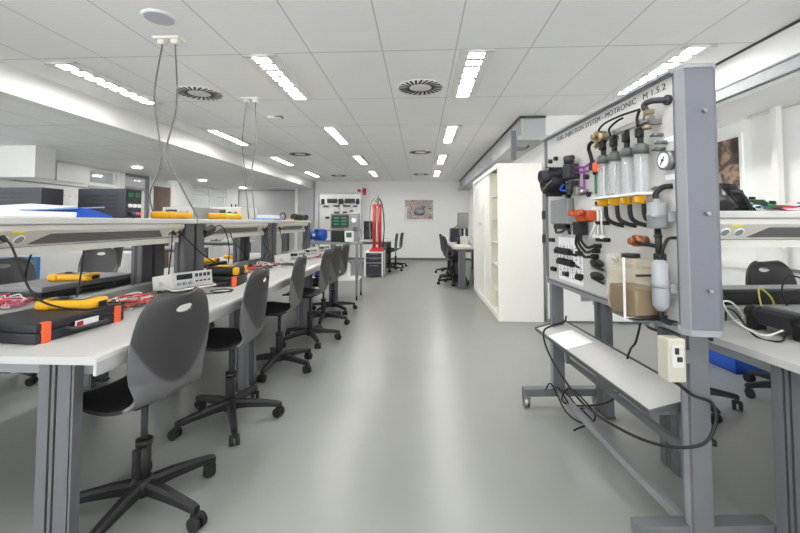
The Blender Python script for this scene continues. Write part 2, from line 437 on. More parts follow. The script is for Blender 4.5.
def drop_cable(loc, ends, label):
    t = thing('ceiling_socket_drop', label, 'hanging cable', loc)
    MB().box((0, 0, -.008), (.20, .09, .016), bev=.004).box((-.05, 0, -.03), (.05, .05, .04), bev=.006).box((.05, 0, -.03), (.05, .05, .04), bev=.006).build('ceiling_plate', CREAM, t)
    for k, e in enumerate(ends):
        x = (-.05, .05)[k]
        MB().tube(arc([(x, 0, -.045)]+e, 8), .006, 6).build('cable', mat('grey_cable', (.14, .14, .14), .5), t)
drop_cable((-1.86, 2.78, H), [[(-.10, 0, -.45), (-.05, .02, -.9), (-.15, .05, -1.15), (-.13, .08, -1.325)], [(.07, 0, -.5), (-.01, .02, -.85), (.09, .05, -1.1), (.19, .1, -1.325)]], 'pair of grey cables hanging from a ceiling plate onto the nearer shelf')
drop_cable((-1.86, 4.2, H), [[(-.09, 0, -.45), (-.05, .0, -.9), (-.005, .0, -1.325)], [(.06, 0, -.5), (.02, .0, -.85), (.06, .01, -1.325)]], 'pair of grey cables hanging from the ceiling plate farther back')
# galvanised trays along the bulkheads
t = thing('cable_trunking', 'galvanised cable trunking along the right bulkhead above the blinds', 'cable tray', (2.55, 0, 2.32))  # cable trunking fixed to the bulkhead face
MB().box((-.02, .9, 0), (.04, 8.1, .10)).build('trunking', GALV, t)
MB().box((-.045, .9, .045), (.01, 8.1, .012)).box((-.045, .9, -.045), (.01, 8.1, .012)).build('lid', GALV, t)
t = thing('cable_tray', 'galvanised cable tray along the bulkhead over the white cabinets', 'cable tray', (1.22, 0, 2.27))
s = MB(); s.box((.03, 9., 0), (.05, 7.9, .006)); s.box((.005, 9., .02), (.004, 7.9, .045)); s.box((.055, 9., .02), (.004, 7.9, .045)); s.build('tray', ZINC, t)
for y in (6.6, 8.2, 9.8, 11.4):
    MB().box((.03, y, .10), (.12, .03, .012)).box((-.03, y, .06), (.012, .03, .10)).build('bracket', ZINC, t)
t = thing('cable_tray', 'galvanised trunking running right from the bulkhead corner, with steel bracket', 'cable tray', (1.2, 5.03, 2.31))
MB().box((.68, 0, 0), (1.34, .06, .06), bev=.003).build('trunking', ZINC, t)
MB().box((-.03, -.01, -.09), (.055, .06, .36), bev=.003).box((.05, -.02, -.14), (.10, .04, .05), bev=.004).cyl((.11, -.02, -.14), (.16, -.02, -.10), .02).build('bracket', ALU, t)

# ------------------------------------------------------------------ white tambour cabinets
def cabinet(name, loc, L, open_to, label):
    t = thing(name, label, 'cabinet', loc)
    D, Hc, th = .56, 2.0, .02
    b = MB(); b.box((D/2, L/2, Hc-th/2-.001), (D-.004, L-.042, th)).box((D/2, L/2, .03), (D-.004, L-.042, .06)).box((D-th/2, L/2, Hc/2), (th-.004, L-.042, Hc-.02)); b.build('body', CREAM, t)
    for y in (th/2, L-th/2): MB().box((D/2, y, Hc/2), (D, th, Hc-.002), bev=.003).build('side_panel', CREAM, t)
    for z in (Hc-.035, .06): MB().box((.008, L/2, z), (.03, L-.042, .05)).build('front_frame', CREAM, t)
    if open_to:
        sh = .40
        for k in range(5):
            MB().box((D/2+.005, open_to/2+.01, .36+k*.31), (D-.06, open_to-.03, .024)).build('shelf', CREAM, t)
        MB().box((D/2+.01, open_to+.02, Hc/2), (D-.05, .02, Hc-.1)).build('divider', CREAM2, t)
        MB().box((D-.026, L/2, Hc/2), (.006, L-.05, Hc-.1)).build('back_lining', CREAM2, t)
    y0 = open_to or .02
    dm = MB(); n = int((L-.02-y0)/.045); w = (L-.02-y0)/n
    for k in range(n): dm.box((.022, y0+(k+.5)*w, Hc/2), (.014, w*.94, Hc-.12), bev=.003)
    dm.m = 1; dm.box((.028, y0+(L-.02-y0)/2, Hc/2), (.008, L-.02-y0, Hc-.12))
    dd = dm.build('tambour_door', [CREAM, GASKET], t)
    MB().box((.012, y0+.035, Hc/2), (.016, .05, Hc-.14), bev=.004).build('door_handle', CREAM2 if open_to else CREAM, dd)
    return t
cabinet('tambour_cabinet', (.975, 5.07, 0), 1.14, .62, 'cream tambour cabinet nearer the viewer, half open with its shelves showing')
cb = cabinet('tambour_cabinet', (.975, 6.22, 0), 1.17, 0, 'closed cream tambour cabinet behind the half open one')
MB().box((.009, .42, 1.22), (.004, .05, .04)).build('sticker', REDW, cb, label='small red and grey sticker on the door')
for k, (z, y, c, m, nm, l) in enumerate(((1.30, .30, (.20, .14, .05), COPPER, 'box', 'small brown box on an upper cabinet shelf'), (.99, .33, (.26, .22, .12), DARKG, 'box', 'dark box on the middle shelf of the open cabinet'),
                            (.68, .36, (.2, .25, .16), BEIGE, 'box', 'beige box low in the open cabinet'), (1.61, .3, (.22, .2, .10), GREYI, 'box', 'grey box on the top shelf of the open cabinet'))):
    zz = {1.30: .36+.31*3+.011, .99: .36+.31*2+.011, .68: .36+.31+.011, 1.61: .36+.31*4+.011}[z]
    o = MB().box((0, 0, c[2]/2), c, bev=.004).build('storage_box', m, None, (1.28, 5.07+y, zz)); tag(o, l, 'box', 'boxes in the open cabinet')

# ------------------------------------------------------------------ chairs
def chair_proto():
    t = thing('swivel_chair', '', 'chair', (0, 0, 0), 0)
    prof = [(.25, .488), (.21, .502), (.12, .502), (.02, .492), (-.05, .490), (-.115, .502), (-.156, .533), (-.176, .58), (-.186, .65), (-.195, .74), (-.208, .85), (-.224, .945)]
    wid = [.165, .200, .215, .215, .204, .186, .165, .176, .192, .197, .178, .138]
    P = arc([(0, y, z) for y, z in prof], 8)
    Wd = [v.x for v in arc([(w, i*.1, 0) for i, w in enumerate(wid)], 8)]
    n = len(P)
    def sheet(i0, i1, name, mats, par, hole=None, rim=False, thick=.014):
        bm = bmesh.new(); NS = 26; g = []
        for i in range(i0, i1+1):
            T = (P[min(i+1, n-1)]-P[max(i-1, 0)]).normalized(); N = Vector((0, -T.z, T.y)); N = N if N.z > 0 or N.y > 0 else -N
            # normal on the sitter's side
            N = Vector((0, T.z, -T.y)); N = -N if (N.z < 0 and abs(N.z) > abs(N.y)) or (N.y < 0 and abs(N.y) >= abs(N.z)) else N
            row = []; w = Wd[i]
            lo = i-i0; hi = i1-i
            if i > n-8:                                    # rounded top corners
                q = (i-(n-8))/7; w = w-.055*(1-math.sqrt(max(0, 1-q*q)))
            if i < 6: q = (6-i)/6; w = w-.07*(1-math.sqrt(max(0, 1-q*q)))
            amp = .012 if P[i].z < .515 else (.05 if P[i].z > .60 else .012+.038*(P[i].z-.515)/.085)
            for k in range(NS+1):
                s = -1+2*k/NS
                row.append(bm.verts.new(P[i]+Vector((s*w, 0, 0))+N*(amp*s*s)))
            g.append(row)
        bm.verts.ensure_lookup_table()
        for a in range(len(g)-1):
            for k in range(NS):
                f = bm.faces.new((g[a][k], g[a][k+1], g[a+1][k+1], g[a+1][k])); f.smooth = True
                if rim:
                    s = abs(-1+2*(k+.5)/NS); z = f.calc_center_median().z
                    lim = .88 if z < .8 else .97
                    low = .60-.065*(1-s*s) if False else .575+.05*s*s
                    if s > lim or z < low: f.material_index = 1
        if hole:
            cz, a, b = hole
            kill = [f for f in bm.faces if (f.calc_center_median().x/a)**2+((f.calc_center_median().z-cz)/b)**2 < 1]
            bmesh.ops.delete(bm, geom=kill, context='FACES')
            for v in bm.verts:
                if any(e.is_boundary for e in v.link_edges) and abs(v.co.x) < a*1.6 and abs(v.co.z-cz) < b*2:
                    q = math.atan2((v.co.z-cz)/b, v.co.x/a); v.co.x = a*math.cos(q); v.co.z = cz+b*math.sin(q)
        me = bpy.data.meshes.new(name); bm.to_mesh(me); bm.free()
        o = bpy.data.objects.new(name, me); COL.objects.link(o); o.parent = par
        for m in mats: me.materials.append(m)
        md = o.modifiers.new('thickness', 'SOLIDIFY'); md.thickness = thick; md.offset = 0
        md2 = o.modifiers.new('round', 'BEVEL'); md2.width = .004; md2.segments = 2; md2.limit_method = 'ANGLE'
        return o
    k = 5*8
    sheet(0, k, 'seat', [SEATM], t)
    sheet(k, n-1, 'backrest', [SHELL], t, hole=(.885, .046, .018))
    MB().box((0, .04, .468), (.15, .16, .03), bev=.01).tube([(.07, .05, .463), (.17, .07, .458)], .006).build('tilt_mechanism', BLACK, t)
    MB().cyl((0, 0, .10), (0, 0, .285), .029).cyl((0, 0, .275), (0, 0, .30), .033).box((-.035, 0, .21), (.02, .03, .12), bev=.005).build('gas_sleeve', BLACK, t)
    MB().cyl((0, 0, .29), (0, 0, .46), .014).build('gas_rod', STEEL if False else DARKG, t)
    MB().lathe([(.02, .055), (.045, .07), (.052, .10), (.045, .128), (.03, .14)], n=20).build('hub', BLACK, t)
    for q in range(5):
        a = 2*PI*q/5+.35; ca, sa = math.cos(a), math.sin(a)
        L = MB(); A = []
        for r, z, h, w in ((.03, .105, .05, .050), (.12, .103, .045, .046), (.22, .093, .036, .040), (.295, .083, .030, .036), (.315, .078, .026, .030)):
            ring = []
            for u, v in ((-.5, -.5), (.5, -.5), (.5, .2), (.28, .5), (-.28, .5), (-.5, .2)):
                ring.append(L.bm.verts.new((r*ca-u*w*sa, r*sa+u*w*ca, z+v*h)))
            A.append(ring)
        for X, Y in zip(A, A[1:]):
            for j in range(6): L.bm.faces.new((X[j], X[(j+1) % 6], Y[(j+1) % 6], Y[j]))
        L.bm.faces.new(A[0]); L.bm.faces.new(A[-1]); bmesh.ops.recalc_face_normals(L.bm, faces=L.bm.faces)
        lg = L.build('leg', BLACK, t)
        cs = MB(); cx, cy = .305*ca, .305*sa; b = a+1.1+q*.9; cb_, sb_ = math.cos(b), math.sin(b)
        ox, oy = -sb_*.012, cb_*.012
        for sgn in (-1, 1):
            e = Vector((cx+ox+cb_*.017*sgn, cy+oy+sb_*.017*sgn, .029)); dv = Vector((cb_, sb_, 0))*.010
            cs.cyl(e-dv, e+dv, .029, n=18)
        cs.cyl((cx, cy, .04), (cx, cy, .075), .009, n=10)
        cs.box((cx+ox*.5, cy+oy*.5, .05), (.03, .04, .02), rot=(0, 0, b), bev=.006)
        cs.build('caster', BLACK2, lg)
    return t
CH = chair_proto(); used = []
def chair(x, y, face, label, group, star=None):
    """face = direction the sitter looks, in degrees from +X"""
    rz = R(face-90)
    if not used:
        CH.location = (x, y, 0); CH.rotation_euler = (0, 0, rz); CH['label'] = label; CH['group'] = group; used.append(1)
        c = CH
    else: c = dup(CH, (x, y, 0), rz, label, group)
    q = (R(star)-.35-rz) if star is not None else random.uniform(-.6, .6)
    for o in kids(c):
        if o.name.split('.')[0] == 'leg': o.rotation_euler.z = q
g = 'swivel chairs along the left workbench row'
chair(-1.215, 1.715, 165, 'charcoal shell swivel chair nearest the viewer at the left workbench', g, 54)
chair(-1.205, 2.49, 182, 'charcoal swivel chair second from the front along the left aisle', g, 12)
chair(-1.22, 3.39, 184, 'charcoal swivel chair third from the front along the left aisle', g, -22)
chair(-1.17, 4.16, 182, 'charcoal swivel chair fourth from the front along the left aisle', g, -60)
chair(-1.21, 4.90, 176, 'charcoal swivel chair fifth from the front along the left aisle', g, 60)
chair(-1.23, 5.55, 180, 'charcoal swivel chair last in the left aisle row, by the trolley', g)
g = 'swivel chairs on the far side of the left workbenches'
chair(-3.12, 2.38, 10, 'swivel chair behind the nearest left workbench, its base showing under the top', g)
chair(-3.27, 3.02, -28, 'dark swivel chair at the left picture edge behind the workbench', g)
chair(-3.62, 4.18, -75, 'dark swivel chair seen below the shelf, behind the case with the meter', g)
chair(-4.95, 6.0, -160, 'dark swivel chair far back in the left side room', g)
g = 'swivel chairs at the far left bench'
chair(-.80, 10.15, 186, 'swivel chair by the red column, nearer of the two', g, 60)
chair(-.70, 11.0, 176, 'swivel chair by the red column, farther of the two', g)
g = 'swivel chairs at the far right bench'
chair(.66, 8.05, 4, 'swivel chair beside the far right bench, nearest of its row', g)
chair(.66, 8.60, -6, 'swivel chair beside the far right bench, middle of its row', g)
chair(.68, 9.8, 2, 'swivel chair beside the far right bench, farthest of its row', g)
g = 'swivel chairs behind the right workbench'
chair(1.82, 2.90, -86, 'swivel chair hidden behind the training stand, base showing below it', g)
chair(2.64, 2.98, -86, 'swivel chair facing us across the right workbench', g)

# ------------------------------------------------------------------ workbenches
def column(w, d, z0, z1, cx, cy, slots='y'):
    """grooved aluminium profile: w across x, d along y"""
    mb = MB(); g = .013
    xs = [-w/2, -w*.17, -w*.10, -w*.03, w*.03, w*.10, w*.17, w/2]
    top = [(xs[0], d/2), (xs[1], d/2), (xs[1], d/2-g), (xs[2], d/2-g), (xs[2], d/2), (xs[3], d/2), (xs[3], d/2-g), (xs[4], d/2-g), (xs[4], d/2)]
    top = [(-w/2, d/2), (-w*.20, d/2), (-w*.20, d/2-g), (-w*.13, d/2-g), (-w*.13, d/2), (-w*.04, d/2), (-w*.04, d/2-g), (w*.03, d/2-g), (w*.03, d/2), (w*.40, d/2), (w*.40, d/2-g), (w*.44, d/2-g), (w*.44, d/2), (w/2, d/2)]
    bot = [(x, -y) for x, y in reversed(top)]
    pts = [(cx+x, cy+y) for x, y in top+bot]
    mb.prism(pts, 'z', z0, z1)
    mb.m = 1
    for s in (-1, 1):
        for a, b in ((-.20, -.13), (-.04, .03), (.40, .44)):
            mb.box((cx+w*(a+b)/2, cy+s*(d/2-g+.001), (z0+z1)/2), (w*(b-a)*.98, .004, z1-z0-.004))
    return mb
def workbench(name, label, loc, rz, L=1.58, hd=.78, zs=1.273, sh=.215, shelf=True, group='double workbenches', beam_rows=True):
    t = thing(name, label, 'workbench', loc, rz, group)
    zt = .76; half = L/2
    for s in (-1, 1):
        w = MB()
        pr = [(.05, zt-.028), (.05, zt), (hd-.018, zt), (hd-.006, zt-.005), (hd, zt-.018), (hd, zt-.066), (hd-.012, zt-.066), (hd-.012, zt-.028)]
        w.prism([(s*x, z) for x, z in pr], 'y', -half, half)
        w.build('worktop', LAM, t)
        a = MB(); a.box((s*(hd-.05), 0, .70), (.035, L-.14, .05)); a.box((s*.16, 0, .70), (.035, L-.14, .05)); a.build('side_rail', LAME, t)
    for y in (-half+.055, half-.055):
        a = MB(); a.box((0, y*(half-.10)/(half-.055), .698), (2*hd-.16, .044, .055)); a.build('cross_beam', GREYI, t)
        for x in (-(hd-.183), hd-.183):
            lg = column(.138, .042, .012, .732, x, y).build('leg', [ALU, BLACK], t)
            MB().box((x, y, .008), (.15, .055, .016), bev=.004).build('foot_plate', ALUD, lg)
        lg = column(.138, .042, .012, .70, 0, y).build('leg', [ALU, BLACK], t)
    MB().box((0, 0, .78), (.09, L-.02, .07), bev=.004).build('cable_duct', GREYI, t)
    if not shelf: return t
    for y in (-half+.062, half-.062):
        for x in (-.165, .165):
            if x > 0 or True: column(.085, .11, .745, zs-.036, x, y).build('post', [ALUD, BLACK], t)
    b = MB()
    pr = [(-sh, zs-.036), (-sh-.006, zs-.03), (-sh-.006, zs-.006), (-sh, zs), (sh, zs), (sh+.006, zs-.006), (sh+.006, zs-.03), (sh, zs-.036)]
    b.prism(pr, 'y', -half, half); b.build('shelf', LAME, t)
    for s in (-1, 1):
        Lr = L-.28; x0, x1 = sh-.005, sh-.06
        rl = MB()
        pr = [(x0, zs-.038), (x0, zs-.062), (x1, zs-.132), (x1+.012, zs-.140), (x1+.012, zs-.172), (x1-.03, zs-.172), (x1-.055, zs-.10), (x1-.055, zs-.038)]
        rl.prism([(s*x, z) for x, z in pr], 'y', -Lr/2, Lr/2)
        ro = rl.build('socket_rail', BEIGE, t)
        MB().box((s*(x1+.0035), 0, zs-.137), (.006, Lr-.02, .006)).build('shadow_seam', LINE, ro)
        # grille: slanted-ended dark field on the sloping face
        nx, nz = s*.786, -.618                                   # outward normal of the slope
        def on(u, v, off):                                       # u along the bench, v 0..1 down the slope
            x = x0+(x1-x0)*v; z = (zs-.062)+((zs-.132)-(zs-.062))*v
            return (s*x+nx*off, u, z+nz*off)
        gm = MB(); u0, u1 = Lr/2-.18, Lr/2-.26
        A = [gm.bm.verts.new(on(*p)) for p in ((-u1, .22, .002), (u1, .22, .002), (u0, .88, .002), (-u0, .88, .002))]
        B = [gm.bm.verts.new(on(*p)) for p in ((-u1, .22, -.004), (u1, .22, -.004), (u0, .88, -.004), (-u0, .88, -.004))]
        gm.bm.faces.new(A); gm.bm.faces.new(B[::-1])
        for k in range(4): gm.bm.faces.new((A[k], A[(k+1) % 4], B[(k+1) % 4], B[k]))
        bmesh.ops.recalc_face_normals(gm.bm, faces=gm.bm.faces)
        gm.build('grille', GRILL, ro)
        for e in (-1, 1):
            for k, q in enumerate((.055, .125)):
                so = MB(); p = Vector(on(e*(Lr/2-q), .55, .0)); nn = Vector((nx, 0, nz))
                so.cyl(p-nn*.004, p+nn*.004, .024, n=20); so.m = 1; so.cyl(p+nn*.003, p+nn*.0048, .019, n=20)
                so.build('socket', [WHITE, GREYI], ro)
            st = MB(); p = on(e*(Lr/2-.10), .12, .001); st.box(p, (.002, .06, .012), rot=(0, s*.67, 0)); st.build('sticker', mat('yellow_sticker', (.75, .62, .05), .5), ro)
    return t
BX = -1.95
b1 = workbench('workbench', 'nearest double workbench on the left, with the orange banded case on it', (BX, 2.18, 0), 0)
b2_ = dup(b1, (BX, 3.78, 0), 0, 'middle double workbench of the left row')
b3_ = dup(b1, (BX, 5.38, 0), 0, 'farthest double workbench of the left row, ending at the trolley')
workbench('workbench', 'double workbench at the right behind the training stand', (2.155, 2.203, 0), R(-83.4), L=1.9, zs=1.302, group=None)

def simple_bench(name, label, loc, X, Y, z=.78):
    t = thing(name, label, 'bench', loc)
    MB().box((X/2, Y/2, z-.02), (X, Y, .04), bev=.006).build('worktop', LAM, t)
    MB().box((X/2, Y/2, z-.07), (X-.2, Y-.2, .06)).build('under_frame', ALU, t)
    for x in (.17, X-.17):
        for y in (.08, Y-.08): column(.13, .08, 0, z-.04, x, y).build('leg', [ALU, ALUD], t)
    return t
simple_bench('side_bench', 'grey topped bench beyond the white cabinets, nearer one', (.60, 7.44, 0), .97, 1.6)
simple_bench('side_bench', 'grey topped bench beyond the white cabinets, farther one', (.60, 9.08, 0), .97, 1.6)
simple_bench('side_bench', 'grey topped bench behind the red column stand', (-2.35, 9.72, 0), 1.6, 1.75, .795)

# ------------------------------------------------------------------ training stand (front face of the board at local x = 0, aisle side is -x)
ts = thing('training_stand', 'wheeled fuel injection training board on a grey frame, title lettering across the top', 'training stand', (.967, 1.538, 0), R(4.28))
Lb, z0, z1, tk = 1.273, .838, 1.838, .13
MB().box((.035, Lb/2, (z0+z1)/2), (.05, Lb, z1-z0-.02)).build('panel', BOARD, ts)
MB().box((.09, Lb/2, (z0+z1)/2), (.06, Lb-.01, z1-z0-.02)).build('rear_cover', ALUB, ts)
for u, s in ((0, -1), (Lb, 1)):
    e = MB()
    e.prism([(.0, u+s*.0), (.012, u+s*.028), (tk-.02, u+s*.045), (tk, u+s*.035), (tk, u-s*.02), (.008, u-s*.02), (0, u-s*.012)], 'z', z0+.018, z1-.012)
    ed = e.build('end_profile', ALUB, ts)
    q_ = MB(); q_.prism([(-.002, u+s*.001), (.011, u+s*.030), (.016, u+s*.031), (.016, u+s*.026), (.004, u+s*.0)], 'z', z0+.018, z1-.012); q_.build('corner_strip', mat('mid_aluminium', (.20, .206, .225), .45, metal=.1), ed)
    for za, zb in ((z0-.004, z0+.018), (z1-.012, z1+.002)):
        MB().prism([(-.003, u), (.011, u+s*.031), (tk-.02, u+s*.048), (tk+.002, u+s*.037), (tk+.002, u-s*.03), (-.003, u-s*.03)], 'z', za, zb).build('corner_cap', ALUL, ed)
    for zc in (1.0, 1.28, 1.66):
        MB().cyl((.075, u+s*.045, zc), (.075, u+s*.056, zc), .007, n=10).build('screw', STEEL, ed)
for za, zb in ((z0, z0+.03), (z1-.022, z1)):
    r_ = MB(); r_.box((.052, Lb/2, (za+zb)/2), (.128, Lb, zb-za), bev=.004); r_.m = 1
    r_.box((-.0125, Lb/2, za+.004 if zb == z1 else zb-.004), (.003, Lb-.01, .005)); r_.build('frame_rail', [ALUL, LINE], ts)
# legs, feet, rails, tray
for u, xp in ((.03, .066), (1.235, .05)):
    p = MB(); p.box((xp, u, .465), (.075, .055, .75), bev=.004); p.m = 1; p.box((xp-.038, u, .465), (.002, .028, .73)); p.build('upright', [ALU, ALUL], ts)
    ft = MB().box((xp+.03, u+.02, .10), (.52, .06, .05), bev=.004).build('foot', ALU, ts)
    for x in (xp-.21, xp+.27):
        MB().cyl((x-.016, u+.02, .033), (x+.016, u+.02, .033), .033, n=20).cyl((x-.02, u+.02, .033), (x+.02, u+.02, .033), .009, n=10).box((x, u+.02, .066), (.045, .05, .012)).box((x-.02, u+.02, .05), (.004, .035, .035)).box((x+.02, u+.02, .05), (.004, .035, .035)).build('caster', STEEL, ft)
MB().box((.05, .63, .10), (.035, 1.17, .035), bev=.003).build('bottom_rail', ALUL, ts)
MB().box((.11, .63, .33), (.02, 1.17, .035), bev=.003).build('middle_rail', ALU, ts)
for u in (.10, 1.16): MB().box((.085, u, .42), (.02, .03, .2)).box((.03, u, .51), (.14, .03, .02)).build('tray_bracket', ALU, ts)
ry = math.atan2(.05, .21)
t_ = MB(); t_.box((0, 0, 0), (.212, 1.20, .014), bev=.003); t_.m = 1
for x, d in ((-.106, 1.21), (.106, 1.21)): t_.box((x, 0, .003), (.008, d, .022), bev=.002)
for y in (-.603, .603): t_.box((0, y, .003), (.214, .008, .022), bev=.002)
t_.build('tray', [LAM, ALUD], ts, (.022, .675, .536), (0, -ry, 0))
t_ = MB(); t_.box((-.045, -.005, .748), (.066, .06, .155), bev=.006).build('socket_box', mat('aged_cream', (.44, .42, .35), .5), ts)
MB().box((.01, .01, .75), (.05, .02, .05)).build('box_bracket', ALU, ts)
t_ = MB(); t_.box((-.045, -.037, .765), (.044, .006, .08), bev=.003).build('socket_cover', BEIGE, ts)
MB().box((-.05, -.042, .785), (.012, .006, .022)).box((-.04, -.042, .755), (.018, .006, .018), bev=.003).build('switch', BLACK, ts)
for z in (.815, .43): MB().cyl((.10, .02, z), (.118, .02, z), .010, n=10).box((.122, .02, z), (.012, .024, .024), bev=.004).build('clamp_knob', BLACK, ts)
MB().tube(arc([(-.05, -.03, .672), (.02, -.02, .62), (.09, -.02, .59), (.09, -.03, .52), (.02, -.05, .46), (-.06, .04, .41), (-.09, .25, .36), (-.105, .55, .33), (-.11, .84, .39), (-.11, 1.02, .47), (-.10, 1.08, .55), (-.04, 1.1, .58), (.05, 1.12, .60), (.09, 1.18, .62)]), .006).build('power_cable', BLACK2, ts)
MB().tube(arc([(.06, .32, .84), (.05, .36, .70), (.10, .50, .60), (.14, .70, .30), (.10, .95, .14), (.02, 1.1, .10), (.10, 1.15, .16), (.18, 1.0, .05), (.0, .9, .02)]), .005).build('signal_cable', BLACK2, ts)
for k in range(3):
    MB().tube(arc([(-.05+.05*k, 1.20, .13), (-.04+.05*k, 1.12, .20-.03*k), (.02+.04*k, 1.05-.06*k, .06), (.10+.03*k, 1.0, .012+.01*k), (.18, 1.08+.05*k, .014), (.14+.03*k, 1.17, .02)]), .0045).build('loose_cable', BLACK2, ts)
# lettering
me = text_mesh('FUEL INJECTION SYSTEM - MOTRONIC   M 1.5.2', .045, spacing=1.05)
xs = [v.co.x for v in me.vertices]; k = 1.02/(max(xs)-min(xs))
me.transform(Matrix(((0, 0, -1, .0095), (-k, 0, 0, 1.085), (0, .84, 0, 1.777), (0, 0, 0, 1))))
o = bpy.data.objects.new('title_lettering', me); COL.objects.link(o); o.parent = ts; me.materials.append(LINE)
def W(u, z, w): return (.01-w, u, z)          # point on the board: along, up, out
# gauge
gz = MB(); gz.cyl(W(.045, 1.49, 0), W(.045, 1.49, .030), .038, n=28); gr = gz.build('gauge', mat('gauge_rim', (.16, .165, .17), .35, metal=.5), ts)
MB().cyl(W(.045, 1.49, .029), W(.045, 1.49, .032), .029, n=28).build('dial', PAPER, gr)
MB().tube([W(.058, 1.472, .034), W(.035, 1.503, .034)], .002, 6).cyl(W(.045, 1.49, .031), W(.045, 1.49, .036), .005, n=10).build('needle', LINE, gr)
for z in (1.573, 1.425): MB().box(W(.048, z, .001), (.002, .055, .02)).build('small_label', PAPER, ts)
# air flow drum and throttle body
dr = MB(); Mx = Matrix.Rotation(-PI/2, 4, 'Y')
dr.lathe([(.055, 0), (.088, .01), (.092, .03), (.088, .10), (.075, .125), (.045, .13), (.042, .11), (.01, .108)], W(1.0, 1.505, 0), 28, Mx)
for k in range(9):
    a = 2*PI*k/9; dr.box(W(1.0+.086*math.cos(a), 1.505+.086*math.sin(a), .06), (.10, .016, .016), rot=(a, 0, 0))
da = dr.build('air_meter_drum', BLACK, ts)
MB().lathe([(.034, .08), (.040, .085), (.040, .165), (.034, .17), (.030, .165), (.030, .10), (.005, .10)], W(.955, 1.53, 0), 20, Mx).build('intake_pipe', DARKG, da)
MB().tube([W(1.03, 1.44, .125), W(.95, 1.47, .135), W(.90, 1.50, .12)], .004, 6).build('bright_wire', STEEL, da)
th = MB(); th.box(W(.815, 1.545, .04), (.07, .075, .09), bev=.012).cyl(W(.815, 1.59, .05), W(.80, 1.63, .06), .028).cyl(W(.86, 1.61, .04), W(.77, 1.62, .05), .016).box(W(.80, 1.46, .04), (.06, .05, .06), bev=.01).cyl(W(.80, 1.46, .06), W(.80, 1.415, .05), .02)
th.build('throttle_body', DARKG, ts)
MB().cyl(W(.84, 1.425, .03), W(.70, 1.42, .03), .018).box(W(.75, 1.425, .03), (.04, .05, .05), bev=.008).cyl(W(.7, 1.42, .0), W(.7, 1.42, .05), .014).build('idle_valve', STEEL, ts)
MB().tube(arc([W(.82, 1.47, .08), W(.84, 1.44, .09), W(.80, 1.43, .07)]), .006).build('blue_hose', BLUE, ts)
for u, z in ((1.18, 1.66), (1.09, 1.665), (.69, 1.50), (.92, 1.41), (.66, 1.40)): MB().cyl(W(u, z, 0), W(u, z, .022), .014, n=12).build('hole_plug', BLACK, ts)
MB().tube([W(.79, 1.56, .03), W(.70, 1.558, .012), W(.60, 1.575, .012)], .006).tube([W(.716, 1.56, .012), W(.716, 1.405, .012), W(.66, 1.40, .012)], .006).tube([W(.79, 1.535, .03), W(.66, 1.53, .012)], .005).build('purple_hose', PURP, ts)
for k, (u, m) in enumerate(((.60, GREEN), (.50, GREEN), (.52, PINK), (.41, PINK))):
    MB().tube([W(u, 1.54 if m is GREEN else 1.60, .008), W(u, 1.40, .008)] if m is GREEN else [W(u+.03, 1.57, .008), W(u-.01, 1.585, .012)], .005).build('coloured_line', m, ts)
MB().box(W(.555, 1.535, .02), (.03, .05, .05), bev=.006).build('relay', ORANGE, ts)
MB().tube(arc([W(.58, 1.50, .02), W(.60, 1.60, .03), W(.60, 1.64, .04), W(.56, 1.66, .05), W(.5, 1.665, .05)]), .010).box(W(.60, 1.545, .02), (.03, .035, .04), bev=.004).build('vacuum_hose', BLACK2, ts)
# control unit, coil, cables
ec = MB(); ec.box(W(.985, 1.315, .022), (.044, .25, .155), bev=.006).build('control_unit', mat('brushed_zinc', (.26, .275, .275), .45, metal=.3, noise=.12, nscale=12), ts)
MB().box(W(1.0, 1.22, .02), (.03, .18, .03), bev=.005).tube(arc([W(1.06, 1.21, .03), W(1.03, 1.185, .04), W(.95, 1.19, .04), W(.9, 1.21, .03), W(.86, 1.18, .03)]), .008).build('plug_strip', BLACK, ts)
MB().cyl(W(.665, 1.28, .004), W(.665, 1.28, .008), .125, n=32).build('round_plate', mat('acrylic', (.62, .63, .62), .12), ts)
co = MB(); co.box(W(.665, 1.282, .04), (.06, .12, .062), bev=.02)
for k in range(4): co.cyl(W(.615+.037*k, 1.30, .07), W(.615+.037*k, 1.30, .095), .016, n=12)
co.cyl(W(.61, 1.282, .038), W(.57, 1.282, .038), .032, .026); co.build('ignition_coil', ORANGE2, ts)
MB().box(W(.705, 1.215, .045), (.05, .075, .075), bev=.008).build('coil_plug', BLACK, ts)
for k, (u, z) in enumerate(((.575, 1.125), (.59, 1.098), (.605, 1.068))):
    MB().tube(arc([W(.675+.025*k, 1.19, .05), W(.672+.03*k, 1.15-.012*k, .055), W(.64+.02*k, 1.115-.025*k, .04), W(u+.02, z-.003, .03), W(u, z, .012)]), .0075).cyl(W(u, z, 0), W(u, z, .035), .013, n=10).build('ignition_cable', BLACK2, ts)
for k in range(3):
    u = .595-.036*k; MB().cyl(W(u, 1.175, .02), W(u, 1.325, .02), .0065, n=8).cyl(W(u, 1.175, 0), W(u, 1.175, .03), .010, n=8).cyl(W(u, 1.32, 0), W(u, 1.32, .03), .010, n=8).build('sight_tube', WHITEW, ts)
for u in (.56, .49):
    for z in (1.345, 1.245, 1.16): MB().cyl(W(u, z, 0), W(u, z, .03), .011, n=10).build('stud', BLACK, ts)
MB().tube([W(.64, 1.16, .03), W(.56, 1.24, .03)], .006).build('slanted_tube', WHITEW, ts)
for u in (1.01, .845):
    sh = MB().box(W(u, 1.02, .001), (.002, .155, .27)).build('diagram_sheet', PAPER, ts)
    dl = MB()
    for r in range(6):
        for q in range(3): dl.box(W(u-.05+.05*q, .91+.035*r+.01*(q % 2), .0025), (.0012, .03, .004)); dl.box(W(u-.05+.05*q, .925+.035*r, .0025), (.0012, .003, .02))
    dl.build('diagram_lines', TEXTG, sh)
